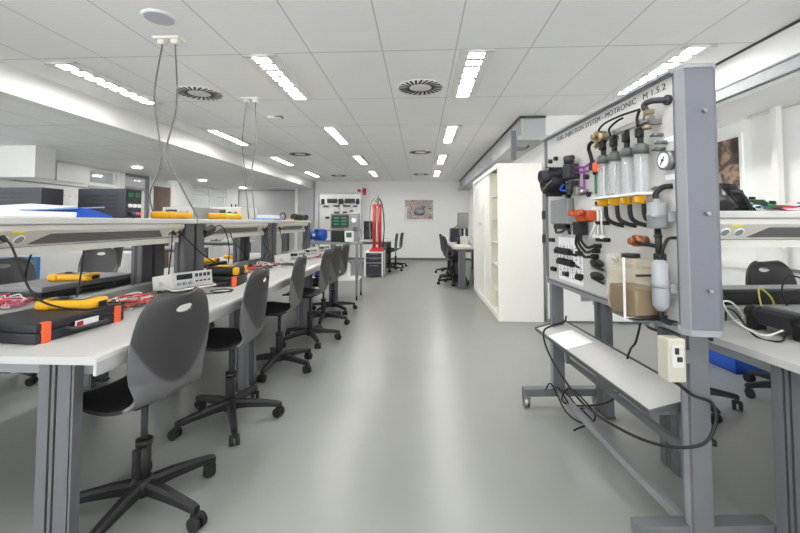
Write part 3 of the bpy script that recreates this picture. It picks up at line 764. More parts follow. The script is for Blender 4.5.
for u, z, L in ((.99, 1.065, .20), (.96, 1.0, .20)):
    cn = MB(); cn.box(W(u, z, .018), (.034, L, .03), bev=.004)
    for k in range(6): cn.box(W(u-L/2+.02+k*.032, z+.018, .02), (.02, .016, .012))
    cn.cyl(W(u-L/2, z, .015), W(u-L/2-.07, z-.012, .015), .006, n=8); cn.build('terminal_block', BLACK, ts)
for u, z in ((1.15, .94), (.97, .93), (.80, .93), (.79, .94), (1.17, 1.13), (.79, 1.07)): MB().box(W(u, z, .012), (.024, .055, .026), bev=.004).build('push_button', BLACK, ts)
for z in (1.30, 1.13): MB().box((.03, 1.33, z), (.05, .07, .06), bev=.006).build('side_plug', DARKG, ts)
for z in (1.035, .968):
    ov = MB(); ov.lathe([(.005, .030), (.05, .028), (.066, .022), (.062, .012), (.03, .006)], W(.585, z, 0), 24, Mx @ Matrix.Diagonal((.34, 1, 1, 1)))
    ov.cyl(W(.585, z, 0), W(.585, z, .045), .014).tube([W(.65, z-.02, .01), W(.50, z-.025, .03)], .006).build('hand_wheel', BLACK, ts)
MB().box(W(.58, 1.0, .004), (.006, .19, .006)).build('wheel_plate', STEEL, ts)
# injectors, rail, glass tubes
ra = MB(); ra.box(W(.265, 1.662, .055), (.022, .36, .024), bev=.004).cyl(W(.085, 1.665, .055), W(.07, 1.665, .055), .014)
for u in (.40, .10): ra.box(W(u, 1.655, .025), (.06, .02, .02))
rl_ = ra.build('fuel_rail', STEEL, ts)
MB().cyl(W(.435, 1.665, .04), W(.435, 1.665, .09), .030, n=20).cyl(W(.435, 1.665, .09), W(.435, 1.665, .11), .012).cyl(W(.46, 1.64, .06), W(.49, 1.63, .06), .012).build('pressure_regulator', BRASS, ts)
MB().cyl(W(.10, 1.66, .055), W(.10, 1.70, .055), .013).box(W(.085, 1.69, .055), (.03, .03, .02), bev=.004).build('brass_fitting', BRASS, ts)
MB().cyl(W(.10, 1.638, .055), W(.10, 1.625, .055), .018).build('brass_fitting', BRASS, ts)
for k, u in enumerate((.42, .325, .23, .135)):
    MB().cyl(W(u, 1.565, .06), W(u, 1.60, .06), .012).cyl(W(u, 1.60, .06), W(u, 1.645, .058), .014, .010).box(W(u, 1.618, .066), (.026, .022, .04), bev=.006).cyl(W(u, 1.64, .058), W(u, 1.66, .056), .009).build('injector', BLACK, ts)
    cap = MB().cyl(W(u, 1.53, .06), W(u, 1.565, .06), .029, n=20).cyl(W(u, 1.562, .06), W(u, 1.572, .06), .022).build('tube_cap', mat('cap_grey_green', (.085, .095, .09), .5), ts)
    MB().lathe([(.026, 0), (.027, .002), (.027, .158), (.026, .16), (.025, .158), (.025, .004)], W(u, 1.37, .06), 20).build('measuring_glass', GLASSM, cap)
    MB().cyl(W(u, 1.375, .06), W(u, 1.52, .06), .003, n=8).build('drip_tube', WHITEW, cap)
    MB().cyl(W(u, 1.36, .06), W(u, 1.345, .06), .016).cyl(W(u, 1.345, .06), W(u, 1.325, .06), .013).box(W(u, 1.343, .08), (.024, .024, .026), bev=.006).cyl(W(u-.02, 1.348, .06), W(u+.02, 1.348, .06), .009).build('drain_valve', YEL, ts)
    MB().tube(arc([W(u-.01, 1.325, .06), W(u-.012, 1.27, .055), W(u-.03, 1.245, .035), W(u-.055, 1.232, .0)]), .0095).build('drain_hose', BLACK2, ts)
MB().box(W(.28, 1.365, .05), (.10, .37, .012), bev=.003).build('glass_holder', mat('acrylic_bar', (.70, .72, .74), .15), ts)
MB().tube(arc([W(.42, 1.645, .075), W(.425, 1.69, .08), W(.37, 1.715, .08), W(.25, 1.72, .075), W(.12, 1.712, .07)]), .005).tube(arc([W(.325, 1.645, .075), W(.33, 1.68, .08), W(.27, 1.70, .08), W(.23, 1.705, .075)]), .005).tube(arc([W(.135, 1.645, .07), W(.138, 1.68, .07), W(.12, 1.71, .07)]), .006).build('injector_wire', BLACK2, ts)
MB().tube(arc([W(.10, 1.70, .055), W(.105, 1.725, .06), W(.08, 1.735, .045), W(.045, 1.728, .0)]), .012).cyl(W(.045, 1.728, 0), W(.045, 1.728, .012), .02).build('return_hose', DARKG, ts)
for u, z in ((.10, 1.60), (.075, 1.565), (.09, 1.54), (.10, 1.385)): MB().cyl(W(u+.015, z, .03), W(u-.012, z, .03), .005, n=8).cyl(W(u-.012, z, 0), W(u-.012, z, .038), .008, n=10).build('pipe_clamp', ALU, ts)
for k in range(3): MB().cyl(W(.47-.02*k, 1.385, 0), W(.47-.02*k, 1.385, .02), .006, n=8).build('small_stud', BLACK, ts)
# filter, pipes, regulator
fl = MB(); fl.lathe([(.01, -.052), (.030, -.05), (.034, -.046), (.034, -.004), (.036, -.002), (.036, .004), (.034, .006), (.034, .044), (.027, .050), (.012, .055), (.012, .065)], W(.062, 1.276, .05), 24).build('fuel_filter', GREYI, ts)
MB().box(W(.036, 1.27, .015), (.03, .03, .04), bev=.003).cyl(W(.03, 1.272, .05), W(.03, 1.272, .095), .007).build('filter_bracket', GALV, ts)
MB().tube(arc([W(.062, 1.335, .05), W(.064, 1.36, .05), W(.055, 1.385, .03), W(.04, 1.39, 0)]), .011).build('filter_hose', BLACK2, ts)
MB().cyl(W(.058, 1.225, .05), W(.055, 1.10, .05), .012).cyl(W(.058, 1.19, .05), W(.058, 1.20, .05), .015).box(W(.05, 1.115, .05), (.035, .035, .03), bev=.008).build('supply_pipe', BLACK, ts)
MB().tube(arc([W(.04, 1.115, .05), W(.03, 1.15, .05), W(.03, 1.185, .03), W(.03, 1.19, 0)]), .006).build('thin_hose', BLACK2, ts)
MB().cyl(W(.205, 1.168, .0), W(.205, 1.168, .055), .023, n=20).cyl(W(.205, 1.168, .06), W(.205, 1.168, .075), .014).box(W(.235, 1.178, .02), (.02, .05, .03), bev=.006).build('damper', COPPER, ts)
MB().cyl(W(.19, 1.165, .05), W(.06, 1.155, .05), .008).build('damper_pipe', BLACK, ts)
# tank, pump
tb = MB(); tb.box(W(.178, .965, .07), (.13, .20, .20), bev=.018).box(W(.185, 1.08, .07), (.09, .15, .04), bev=.015)
tk_ = tb.build('fuel_tank', TANK, ts)
MB().box(W(.178, .928, .07), (.118, .186, .112), bev=.010).build('fuel', FUEL, tk_)
MB().cyl(W(.205, 1.098, .07), W(.205, 1.116, .07), .036, n=20).build('tank_cap', BLACK, tk_)
MB().box(W(.14, .98, .139), (.004, .012, .25)).box(W(.14, .863, .07), (.14, .012, .004)).build('tank_strap', WHITEW, tk_)
for z in (.88, 1.04): MB().box(W(.076, z, .07), (.12, .004, .009)).build('tank_band', BLACK, tk_)
MB().box(W(.178, .858, .065), (.12, .18, .008), bev=.002).build('tank_ledge', ALU, ts)
MB().box(W(.284, 1.0, .07), (.12, .004, .22)).build('tank_side_plate', mat('acrylic_plate', (.70, .68, .62), .15, alpha=.3), ts)
MB().lathe([(.012, -.10), (.026, -.082), (.029, -.076), (.029, .076), (.026, .082), (.013, .095)], W(.044, 1.01, .055), 24).build('fuel_pump', mat('pump_grey', (.29, .305, .33), .42), ts)
MB().cyl(W(.044, 1.0, .055), W(.044, 1.012, .055), .032, n=24).box(W(.022, 1.0, .02), (.03, .012, .035)).build('pump_clamp', GALV, ts)
MB().tube(arc([W(.044, .915, .055), W(.047, .89, .055), W(.045, .87, .035), W(.035, .862, 0)]), .011).build('pump_hose', BLACK2, ts)
MB().cyl(W(.45, .878, 0), W(.45, .878, .03), .02).build('brown_knob', COPPER, ts)
MB().tube(arc([W(.42, 1.07, .0), W(.415, 1.075, .03), W(.37, 1.08, .05), W(.33, 1.07, .06)]), .007).build('breather_hose', STEEL, ts)
# paper on the tray
o = MB().box((0, 0, .0008), (.17, .26, .0016)).build('paper_sheet', PAPER, None, (.895, 2.48, .5395), (0, -ry, R(6)))
tag(o, 'white paper sheet lying on the tray of the training stand', 'paper')

# ------------------------------------------------------------------ small apparatus
def multimeter(loc, rz, label, group, tilt=0., sc=1.):
    t = thing('multimeter', label, 'multimeter', loc, 0, group, rot=(tilt, 0, rz)); t.scale = (sc, sc, sc)
    h = MB(); h.box((0, 0, .024), (.30, .125, .046), bev=.016, smooth=True)
    for s in (-1, 1): h.box((s*.11, 0, .024), (.07, .142, .05), bev=.016, smooth=True)
    h.build('holster', YEL, t)
    f = MB().box((-.01, 0, .047), (.20, .085, .006), bev=.003).build('face', DARKG, t)
    MB().box((.045, 0, .051), (.06, .06, .003), bev=.001).build('display', mat('lcd_grey', (.30, .33, .29), .3), f)
    MB().cyl((-.045, 0, .049), (-.045, 0, .058), .022, n=16).build('dial', BLACK, f)
    MB().box((.152, 0, .022), (.006, .06, .028), bev=.002).build('socket_strip', BLACK, t)
    return t
def flat_case(loc, rz, label, dims, name='tool_case', bands=True, group=None, top=CASEB):
    Lx, Ly, hh = dims                                   # handle on the +x long side, which runs along y
    t = thing(name, label, 'case', loc, rz, group)
    MB().box((0, 0, hh*.28), (Lx, Ly, hh*.56), bev=.010).build('body', CASEB, t)
    MB().box((0, 0, hh*.78), (Lx, Ly, hh*.44), bev=.010).build('lid', top, t)
    if bands:
        for s in (-1, 1):
            MB().box((Lx/2-.008, s*Ly*.40, hh*.5), (.026, .036, hh*1.02), bev=.004).build('clasp', ORANGE, t)
    hm = MB(); hm.tube(arc([(Lx/2-.004, -Ly*.20, hh*.45), (Lx/2+.03, -Ly*.185, hh*.42), (Lx/2+.042, -Ly*.12, hh*.40), (Lx/2+.042, Ly*.12, hh*.40), (Lx/2+.03, Ly*.185, hh*.42), (Lx/2-.004, Ly*.20, hh*.45)], 6), .009)
    hm.build('handle', DARKG if bands else BLACK, t)
    return t
g = 'yellow multimeters on the left benches'
c1 = flat_case((-1.675, 1.735, .76), R(-6), 'dark case with two orange clasps lying on the near end of the left workbench', (.34, .42, .082), top=CASEB)
lb = MB(); lb.box((.181, .0, .045), (.003, .11, .028)); lb.m = 1; lb.box((.183, -.035, .045), (.002, .03, .018)); lb.build('label', [PAPER, REDM], c1)
multimeter((-1.66, 1.82, .842), R(8), 'large yellow multimeter lying on the orange banded case', g, sc=.88)
c2 = flat_case((-2.50, 2.72, .76), R(-5), 'black flat case under a yellow meter on the far half of the nearest bench', (.38, .72, .085), bands=False, top=CASET)
multimeter((-2.42, 2.66, .845), R(4), 'yellow multimeter on the black flat case behind the shelf posts', g, sc=.95)
c3 = flat_case((-1.53, 3.06, .76), R(-82), 'small dark case with orange clasps under the rounded black box', (.26, .25, .075), group=None)
t = thing('tester_bag', 'rounded black instrument box with yellow corners on the small orange clasped case', 'instrument', (-1.53, 3.06, .835), R(4))
MB().box((0, 0, .035), (.24, .20, .07), bev=.022, smooth=True).build('body', BLACK, t)
for s in (-1, 1): MB().box((.105, s*.08, .036), (.04, .05, .06), bev=.014, smooth=True).build('corner_guard', YEL, t)
MB().box((.0, -.02, .072), (.12, .09, .006), bev=.002).build('yellow_face', YEL, t)
multimeter((-2.42, 4.32, .80), R(10), 'yellow multimeter on a dark box across the second bench', g)
o = MB().box((0, 0, .02), (.34, .42, .04), bev=.006).build('flat_box', BLACK, None, (-2.42, 4.3, .76)); tag(o, 'flat black box under the yellow meter across the second bench', 'box')
multimeter((-1.58, 4.88, .76), R(80), 'yellow multimeter lying before the beige generators of the farthest bench', g, sc=.85)
multimeter((-2.50, 5.25, .76), R(30), 'yellow multimeter seen between the posts of the farthest bench', g)
multimeter((-1.84, 2.84, 1.273), R(93), 'yellow multimeter lying on the shelf at the cable drop', g, sc=1.05)
multimeter((-1.83, 3.62, 1.273), R(90), 'yellow multimeter lying on the shelf beside the blue folders', g, sc=1.2)

def generator(loc, rz, label, sc=1., group='beige bench instruments', tilt=.16):
    t = thing('signal_generator', label, 'instrument', loc, 0, group, rot=(0, -tilt, rz)); t.scale = (sc, sc, sc)
    # front looks along +x
    MB().box((0, 0, .055), (.24, .26, .095), bev=.006).build('housing', BEIGE, t)
    f = MB().box((.123, 0, .055), (.012, .262, .098), bev=.004).build('front_panel', LAM, t)
    MB().box((.1305, -.06, .075), (.004, .10, .032)).build('display', SCRN, f)
    ky = MB()
    for k in range(4): ky.box((.131, .02+.028*k, .078), (.006, .018, .022), bev=.002)
    for k in range(4): ky.box((.131, .02+.028*k, .040), (.006, .016, .010), bev=.002)
    ky.build('keys', DARKG, f)
    for k in range(3): MB().cyl((.128, -.10+.035*k, .034), (.146, -.10+.035*k, .034), .010, n=14).build('knob', GREYI, f)
    MB().tube([(-.02, -.14, .05), (.14, -.142, -.002), (.155, -.135, -.004), (.155, .135, -.004), (.14, .142, -.002), (-.02, .14, .05)], .006).cyl((-.02, -.13, .05), (-.02, -.15, .05), .018).cyl((-.02, .13, .05), (-.02, .15, .05), .018).build('handle', BEIGE, t)
    for y in (-.1, .1): MB().cyl((-.1, y, .0), (-.1, y, .012), .012, n=10).build('rubber_foot', BLACK2, t)
    return t
generator((-1.655, 2.69, .785), R(-28), 'beige signal generator propped on its handle on the nearest left bench', 1.05)
generator((-1.50, 4.52, .785), R(-30), 'beige generator standing at the middle of the left row, behind the third chair', 1.0)
generator((-1.53, 5.18, .785), R(-35), 'beige generator next to the yellow meter on the farthest bench', .9)
generator((-1.52, 5.85, .785), R(-30), 'beige generator near the trolley at the far end of the left row', .9)
def tangle(loc, rx, ry_, n, cols, label, name='test_leads', h=.05):
    mb = MB()
    for k in range(n):
        mb.m = k % len(cols)
        p = [(random.uniform(-rx, rx), random.uniform(-ry_, ry_), .005+random.random()*h) for _ in range(6)]
        mb.tube(arc(p, 6), .0038, 5)
    o = mb.build(name, cols, None, loc); tag(o, label, 'test leads', None, 'stuff'); return o
tangle((-1.70, 2.22, .76), .13, .16, 16, [REDW, WHITEW, BLACK2, COPPER, WHITEW], 'tangle of red and white test leads between case and generator')
tangle((-2.42, 2.18, .76), .14, .13, 16, [REDW, WHITEW, PINK, WHITEW], 'tangle of red and white leads at the left picture edge')
tangle((-1.74, 3.62, .76), .12, .28, 18, [REDW, WHITEW, COPPER], 'tangle of red test leads on the middle bench')
tangle((-1.65, 4.12, .76), .16, .18, 14, [REDW, WHITEW, BLACK2], 'tangle of test leads behind the second chair')
tangle((-1.48, 5.50, .76), .12, .16, 14, [REDW, REDW, WHITEW], 'red leads on the farthest left bench')
o = MB().tube(arc([(0, 0, .004), (.10, .05, .004), (.14, .16, .004), (.05, .2, .004), (.0, .12, .004), (.06, .06, .006), (.16, .1, .004)]), .004, 6).build('lead', BLACK2, None, (-1.48, 2.62, .76)); tag(o, 'dark loop of cable on the bench before the generator', 'cable')

def psu(loc, rz, label, D=.31, Wd=.14, Hh=.185):
    t = thing('power_supply', label, 'power supply', loc, rz, 'slate power supplies on the shelf')
    b = MB(); b.box((-D/2, 0, Hh/2), (D, Wd, Hh), bev=.004); bo = b.build('housing', PSUM, t)
    v = MB()
    for s in (-1, 1):
        for k in range(4):
            for q in range(2): v.box((-.08-.10*q, s*(Wd/2), .06+.026*k), (.085, .002, .008))
    v.build('vent_slots', BLACK, bo)
    f = MB().box((.004, 0, Hh/2), (.010, Wd, Hh), bev=.003).build('front_panel', PSUF, t)
    MB().box((.0095, 0, Hh*.74), (.003, Wd*.86, Hh*.36)).build('display_window', SCRN, f)
    for s in (-1, 1):
        d = MB()
        for k in range(3):
            y = s*Wd*.22+(k-1)*.015
            for dz in (-.012, 0, .012): d.box((.0115, y, Hh*.80+dz), (.001, .008, .003))
            for dy in (-.004, .004): d.box((.0115, y+dy, Hh*.80+.006), (.001, .002, .010)); d.box((.0115, y+dy, Hh*.80-.006), (.001, .002, .010))
        d.build('digits', GREENL, f)
    for k in range(3): MB().cyl((.008, Wd*(-.28+.28*k), Hh*.42), (.024, Wd*(-.28+.28*k), Hh*.42), .013, .011, n=16).build('knob', WHITE, f)
    for y, m in ((-.30, BLACK), (-.05, BLUE), (.12, ORANGE), (.30, ORANGE)): MB().cyl((.008, Wd*y, Hh*.15), (.026, Wd*y, Hh*.15), .010, n=12).build('terminal', m, f)
    for x in (-.03, -D+.03):
        for y in (-.05, .05): MB().cyl((x, y, -.004), (x, y, .002), .01, n=8).build('rubber_foot', BLACK2, t)
    return t
psu((-1.87, 2.47, 1.277), 0, 'slate power supply with green display on the shelf, nearer the blue folder tip')
psu((-2.50, 2.22, 1.277), R(180), 'slate power supply turned with its plain back to the aisle, at the left picture edge', D=.33, Hh=.172)
# binder, papers
t = thing('ring_binder', 'open blue folder with thick spine and white pages lying on the near shelf', 'folder', (-1.885, 1.80, 1.273), R(4))
MB().box((0, -.06, .014), (.22, .44, .028), bev=.004).build('pages', PAPER, t)
MB().prism([(.155, .0), (.16, .052), (.26, .044), (.40, .012), (.405, 0)], 'x', -.11, .12).build('cover', BLUE, t)
MB().box((-.02, .0, .047), (.24, .34, .004), rot=(.10, .06, .0)).build('flap', LILAC, t)
MB().box((.105, .10, .045), (.012, .50, .006), rot=(.06, 0, 0)).build('flap_edge', LBLUE, t)
o = MB().box((0, 0, .006), (.30, .42, .012), rot=(0, 0, .1), bev=.002).build('paper_stack', LILAC, None, (-1.90, 1.28, 1.274)); tag(o, 'stack of pale lilac papers on the near end of the shelf', 'papers')
# more boxes on the shelves
def shelf_unit(loc, rz, d, m, label, dark=True):
    t = thing('bench_instrument', label, 'instrument', loc, rz, 'instruments on the left shelf')
    MB().box((0, 0, d[2]/2), d, bev=.004).build('housing', m, t)
    f = MB().box((d[0]/2+.003, 0, d[2]/2), (.008, d[1]*.98, d[2]*.96), bev=.002).build('front_panel', BEIGE, t)
    MB().box((d[0]/2+.007, -d[1]*.2, d[2]*.6), (.003, d[1]*.35, d[2]*.4)).build('display', LCD, f)
    for k in range(2): MB().cyl((d[0]/2+.006, d[1]*(.12+.2*k), d[2]*.5), (d[0]/2+.018, d[1]*(.12+.2*k), d[2]*.5), d[2]*.14, n=12).build('knob', COPPER if k else BLACK, f)
    return t
shelf_unit((-2.075, 3.50, 1.273), R(-86), (.50, .26, .105), GREYI, 'light grey instrument on the shelf behind the first yellow meter')
shelf_unit((-2.07, 4.33, 1.273), R(-82), (.60, .30, .135), BEIGE, 'beige instrument on the shelf above the second bench')
o = MB().box((0, 0, .012), (.13, .36, .024), bev=.006).build('blue_folder', LBLUE, None, (-1.815, 4.50, 1.273), (0, 0, .04)); tag(o, 'light blue folder lying in front of the beige shelf instrument', 'folder')
t = thing('white_tray', 'white box with blue base on the farther shelf', 'box', (-1.93, 4.90, 1.273))
MB().box((0, 0, .04), (.20, .30, .05), bev=.004).build('box_body', WHITE, t); MB().box((0, 0, .01), (.23, .36, .02), bev=.003).build('blue_base', BLUE, t)
o = MB().tube(arc([(0, 0, .006), (.0, .06, .08), (.02, .14, .10), (.02, .2, .05), (0, .2, .006)]), .008).build('headset_cable', BLACK, None, (-1.88, 5.15, 1.273)); tag(o, 'black arched cable beside the white and blue box on the shelf', 'cable')
t = thing('projector_roll', 'black rolled bag lying at the far end of the left shelf', 'bag', (-1.84, 5.93, 1.273), R(80))
MB().cyl((-.2, 0, .05), (.2, 0, .05), .05, n=20).build('roll', CASEB, t)
for x in (-.15, .15): MB().cyl((x-.012, 0, .052), (x+.012, 0, .052), .052, n=20).build('strap', BLACK, t)
o = MB().box((0, 0, .01), (.1, .16, .02), bev=.004).build('yellow_box', YEL, None, (-1.95, 5.83, 1.425)); o.location = (-1.90, 5.62, 1.273); tag(o, 'small yellow box beside the black roll on the shelf', 'box')

# plugs and cables at the socket rails
def drop(pts, label, r=.0045, plug=True, name='mains_cable'):
    t = thing(name, label, 'cable', pts[0], 0, 'cables from the socket rails')
    q = [tuple(a-b for a, b in zip(p, pts[0])) for p in pts]
    MB().tube(arc(q), r, 7).build('cord', BLACK2, t)
    if plug:
        d = (Vector(q[1])-Vector(q[0])).normalized()
        MB().cyl(Vector((-.012, 0, .010)), Vector((.026, 0, -.02)), .016, .009, n=14).build('plug', BLACK, t)
    return t
drop([(-1.765, 1.575, 1.19), (-1.71, 1.57, 1.15), (-1.66, 1.575, 1.03), (-1.62, 1.595, .935), (-1.56, 1.63, .888), (-1.5, 1.71, .858), (-1.46, 1.79, .856), (-1.45, 1.88, .852)], 'black cable from the near rail sweeping over the orange banded case')
drop([(-1.80, 1.743, 1.10), (-1.85, 1.77, 1.016), (-1.9, 1.826, .946), (-1.95, 1.933, .87), (-2.02, 2.08, .835)], 'black cable curving down behind the near rail to the flat case', plug=False)
drop([(-1.80, 2.03, 1.10), (-1.80, 2.02, 1.0), (-1.8, 2.0, .87), (-1.79, 1.98, .80)], 'thin black cable from the near rail to the flat case', plug=False)
drop([(-1.76, 2.72, 1.18), (-1.77, 2.73, 1.06), (-1.80, 2.76, .95), (-1.84, 2.80, .85), (-1.92, 2.84, .79)], 'black cable behind the beige generator on the nearest bench')
drop([(-1.76, 2.80, 1.18), (-1.70, 2.84, 1.10), (-1.66, 2.95, 1.0), (-1.62, 3.05, .93)], 'black cable from the rail end toward the rounded black box')
t = drop([(-1.74, 3.22, 1.20), (-1.70, 3.28, 1.22), (-1.67, 3.32, 1.15), (-1.66, 3.36, 1.0), (-1.70, 3.40, .80)], 'black adapter with a looping cable at the second rail')
MB().box((-.01, -.06, -.02), (.07, .13, .07), rot=(.3, .5, 0), bev=.012).build('adapter', BLACK, t)
drop([(-1.78, 3.62, 1.15), (-1.76, 3.66, 1.05), (-1.70, 3.74, .95), (-1.66, 3.8, .79)], 'black cable hanging at the middle of the second rail', plug=False)
drop([(-1.76, 4.32, 1.18), (-1.72, 4.36, 1.05), (-1.72, 4.38, .95), (-1.76, 4.3, .80)], 'black cable at the far end of the second rail')
drop([(-1.76, 4.40, 1.18), (-1.78, 4.42, 1.0), (-1.72, 4.45, .9), (-1.74, 4.42, .82)], 'second black cable at the far end of the second rail')
drop([(-1.76, 4.84, 1.18), (-1.74, 4.9, 1.0), (-1.76, 4.95, .85), (-1.72, 4.98, .80)], 'black cable on the third rail near the posts')
drop([(-1.76, 5.92, 1.18), (-1.72, 5.88, 1.05), (-1.76, 5.8, .9), (-1.72, 5.78, .79)], 'black cable at the far end of the third rail')

# ------------------------------------------------------------------ right workbench contents
ZR = 1.302
t = thing('soft_bag', 'black shiny bag slumped on the right shelf beside the training stand', 'bag', (1.54, 2.14, ZR), R(10))
mb = MB(); mb.prism([(-.17, 0), (-.16, .09), (-.10, .135), (.0, .14), (.05, .10), (.12, .03), (.14, 0)], 'y', -.10, .12)
bmesh.ops.subdivide_edges(mb.bm, edges=list(mb.bm.edges), cuts=3, use_grid_fill=True)
for v in mb.bm.verts: v.co += Vector((random.uniform(-1, 1), random.uniform(-1, 1), random.uniform(-.3, 1) if v.co.z > .02 else 0))*.006; v.co.x *= 1-.2*abs(v.co.y)/.12
for f in mb.bm.faces: f.smooth = True
mb.build('bag_body', mat('black_foil', (.02, .02, .022), .22), t)
MB().tube(arc([(-.03, -.105, .10), (.02, -.115, .09), (.07, -.11, .03), (.09, -.10, .004)]), .007).build('bag_seam', DARKG, t)
t = thing('circuit_board', 'green circuit board with cream connectors on the right shelf against the black bag', 'circuit board', (1.70, 2.07, ZR-.005), R(15), rot=(.1, .25, .5))
MB().box((-.03, 0, .045), (.10, .07, .003)).build('board', GREENP, t)
for k in range(5): MB().box((-.08+.022*k, (-.03, .02, -.01, .035, -.035)[k], .055), (.014, .025, .018), bev=.002).build('connector', (WHITEW, BLACK, PINK, WHITEW, BLACK)[k], t)
t = thing('disc_spool', 'white disc with green ring lying on the right shelf', 'disc', (1.86, 2.25, ZR))
MB().lathe([(.13, 0), (.135, .01), (.13, .03), (.03, .045), (.02, .045)], n=36).build('disc', WHITE, t)
MB().lathe([(.060, .040), (.065, .046), (.055, .047), (.050, .043)], n=30).build('ring', GREEN, t)
tangle((1.90, 2.05, ZR), .20, .06, 22, [WHITEW, REDW, WHITEW, BLUE, WHITEW, PINK, GREEN], 'bundle of thin coloured wires on the right shelf', 'wire_bundle', .03)
t = thing('alligator_clip', 'dark clip with lead lying on coloured wires at the right shelf edge', 'clip', (1.88, 2.03, ZR+.032))
MB().box((0, 0, .006), (.07, .018, .012), bev=.003).build('jaw', BLACK, t); MB().tube(arc([(.03, 0, .006), (.1, .01, .01), (.2, .02, .004)]), .004).build('lead', BLACK2, t)
t = thing('desktop_unit', 'flat black unit at the back of the right workbench under the shelf', 'equipment', (1.88, 2.385, .76), R(6.6))
MB().box((0, -.09, .065), (.62, .12, .13), bev=.006).build('housing', mat('black_steel', (.03, .03, .033), .45), t)
MB().box((0, -.152, .065), (.58, .006, .11), bev=.002).build('front_panel', BLACK, t)
MB().box((0, -.09, .132), (.60, .11, .005)).build('top_plate', GREYI, t)
t = thing('test_dock', 'black diagnostic dock with sloping top on the right workbench', 'equipment', (1.70, 1.84, .76), R(8))
MB().prism([(-.17, .03), (-.17, .085), (-.15, .10), (.26, .085), (.28, .07), (.28, .03)], 'y', -.12, .12).build('body', DARKG, t)
MB().box((.06, 0, .096), (.34, .19, .010), rot=(0, .036, 0), bev=.003).build('tray_plate', GREYI, t)
for y in (-.10, .10): MB().cyl((-.155, y-.025, .075), (-.155, y+.025, .075), .030, n=18).box((-.15, y, .035), (.055, .05, .07), bev=.006).build('foot', BLACK, t); MB().box((.24, y, .015), (.05, .05, .03)).build('rear_foot', BLACK, t)
for k in range(4): MB().cyl((.03+.04*k, -.04+.02*(k % 2), .10), (.03+.04*k, -.04+.02*(k % 2), .118), .014, n=12).build('connector', STEEL, t)
for pts, m, l in (([(1.50, 1.74, .80), (1.42, 1.74, .78), (1.36, 1.80, .82), (1.38, 1.9, .88), (1.46, 1.95, .87), (1.52, 1.97, .80), (1.50, 2.02, .766)], BEIGE, 'pale grey looping cable left of the black dock'),
                  ([(1.50, 1.72, .79), (1.45, 1.70, .766), (1.42, 1.78, .766), (1.42, 1.88, .84), (1.47, 2.0, .83), (1.5, 2.05, .766)], BLACK2, 'black looping cable left of the black dock'),
                  ([(1.72, 2.09, .77), (1.72, 2.12, .86), (1.74, 2.14, .91), (1.78, 2.12, .86), (1.77, 2.08, .77)], mat('yellow_green_cable', (.42, .40, .08), .5), 'yellow green cable loop before the flat black unit'),
                  ([(1.80, 2.02, .77), (1.78, 2.06, .90), (1.83, 2.08, .98), (1.92, 2.06, .95), (2.0, 2.0, .86), (2.04, 1.95, .765)], BLACK2, 'thick black cable arching at the right picture edge'),
                  ([(1.52, 2.46, .765), (1.50, 2.5, .85), (1.53, 2.52, .93), (1.57, 2.5, .93), (1.56, 2.49, .92)], GREYI, 'thin grey wire sticking up behind the training stand')):
    o = MB().tube(arc(pts), .0042, 7).build('loop_cable', m); tag(o, l, 'cable')
t = thing('blue_crate', 'blue plastic crate seen under the right workbench', 'crate', (2.78, 3.60, .0), R(4))
mb = MB(); mb.box((0, 0, .01), (.42, .30, .02)).box((-.2, 0, .15), (.02, .30, .3)).box((.2, 0, .15), (.02, .30, .3)).box((0, -.14, .15), (.42, .02, .3)).box((0, .14, .15), (.42, .02, .3))
mb.build('bin', BLUE, t); MB().box((0, 0, .295), (.46, .34, .02), bev=.004).build('rim', BLUE, t)
t = thing('wall_picture', 'dark brown picture in a white frame on the wall right of the training stand', 'picture', (XR-.01, 4.2, 1.83))
MB().box((0, 0, 0), (.02, .40, .60), bev=.003).build('frame', WHITE, t); MB().box((-.012, 0, 0), (.004, .33, .52)).build('print', PIC2, t)

# ------------------------------------------------------------------ trolley with screen and motor
t = thing('instrument_trolley', 'grey metal trolley with an instrument panel at the end of the left row', 'trolley', (-1.43, 6.52, 0))
for x in (-.41, .41):
    for y in (-.22, .22):
        lg = MB().box((x, y, .48), (.04, .04, .82), bev=.003).build('post', ALUL, t)
        MB().cyl((x-.012, y, .035), (x+.012, y, .035), .035, n=16).box((x, y, .072), (.03, .03, .02)).build('caster', BLACK, lg)
MB().box((0, 0, .905), (.88, .50, .03), bev=.004).build('top', GREYI, t)
MB().box((0, 0, .32), (.84, .46, .03), bev=.004).build('lower_shelf', WHITE, t)
t = thing('measuring_rack', 'grey measuring rack with green screen and dial on the trolley', 'instrument', (-1.25, 6.46, .92))
MB().box((0, .05, .235), (.46, .16, .47), bev=.006).build('rack', GREYI, t)
s = MB().box((-.07, -.035, .34), (.29, .02, .21), bev=.004).build('screen_bezel', DARKG, t)
MB().box((-.07, -.047, .345), (.25, .004, .16)).build('screen', SCRN, s)
gd = MB()
for k in range(3):
    for q in range(2): gd.box((-.13+.12*q, -.050, .395-.05*k), (.09, .002, .025))
gd.build('screen_readout', GREENL, s)
MB().cyl((.155, -.03, .36), (.155, -.045, .36), .04, n=24).build('dial_gauge', PAPER, t)
MB().box((-.10, -.06, .10), (.20, .10, .18), bev=.006).build('black_module', BLACK, t)
w_ = MB().box((.09, -.06, .095), (.14, .10, .17), bev=.006).build('white_module', WHITE, t)
MB().box((.09, -.112, .12), (.09, .004, .08)).build('display', LCD, w_)
MB().box((.18, -.035, .21), (.08, .01, .07)).build('switch_plate', ALUD, t)
t = thing('electric_motor', 'blue electric motor on a grey base at the left of the trolley', 'motor', (-1.69, 6.40, .92), R(-12))
MB().box((0, 0, .012), (.34, .22, .024), bev=.003).build('base_plate', GREYI, t)
m_ = MB(); m_.cyl((-.05, 0, .12), (.14, 0, .12), .085, n=28)
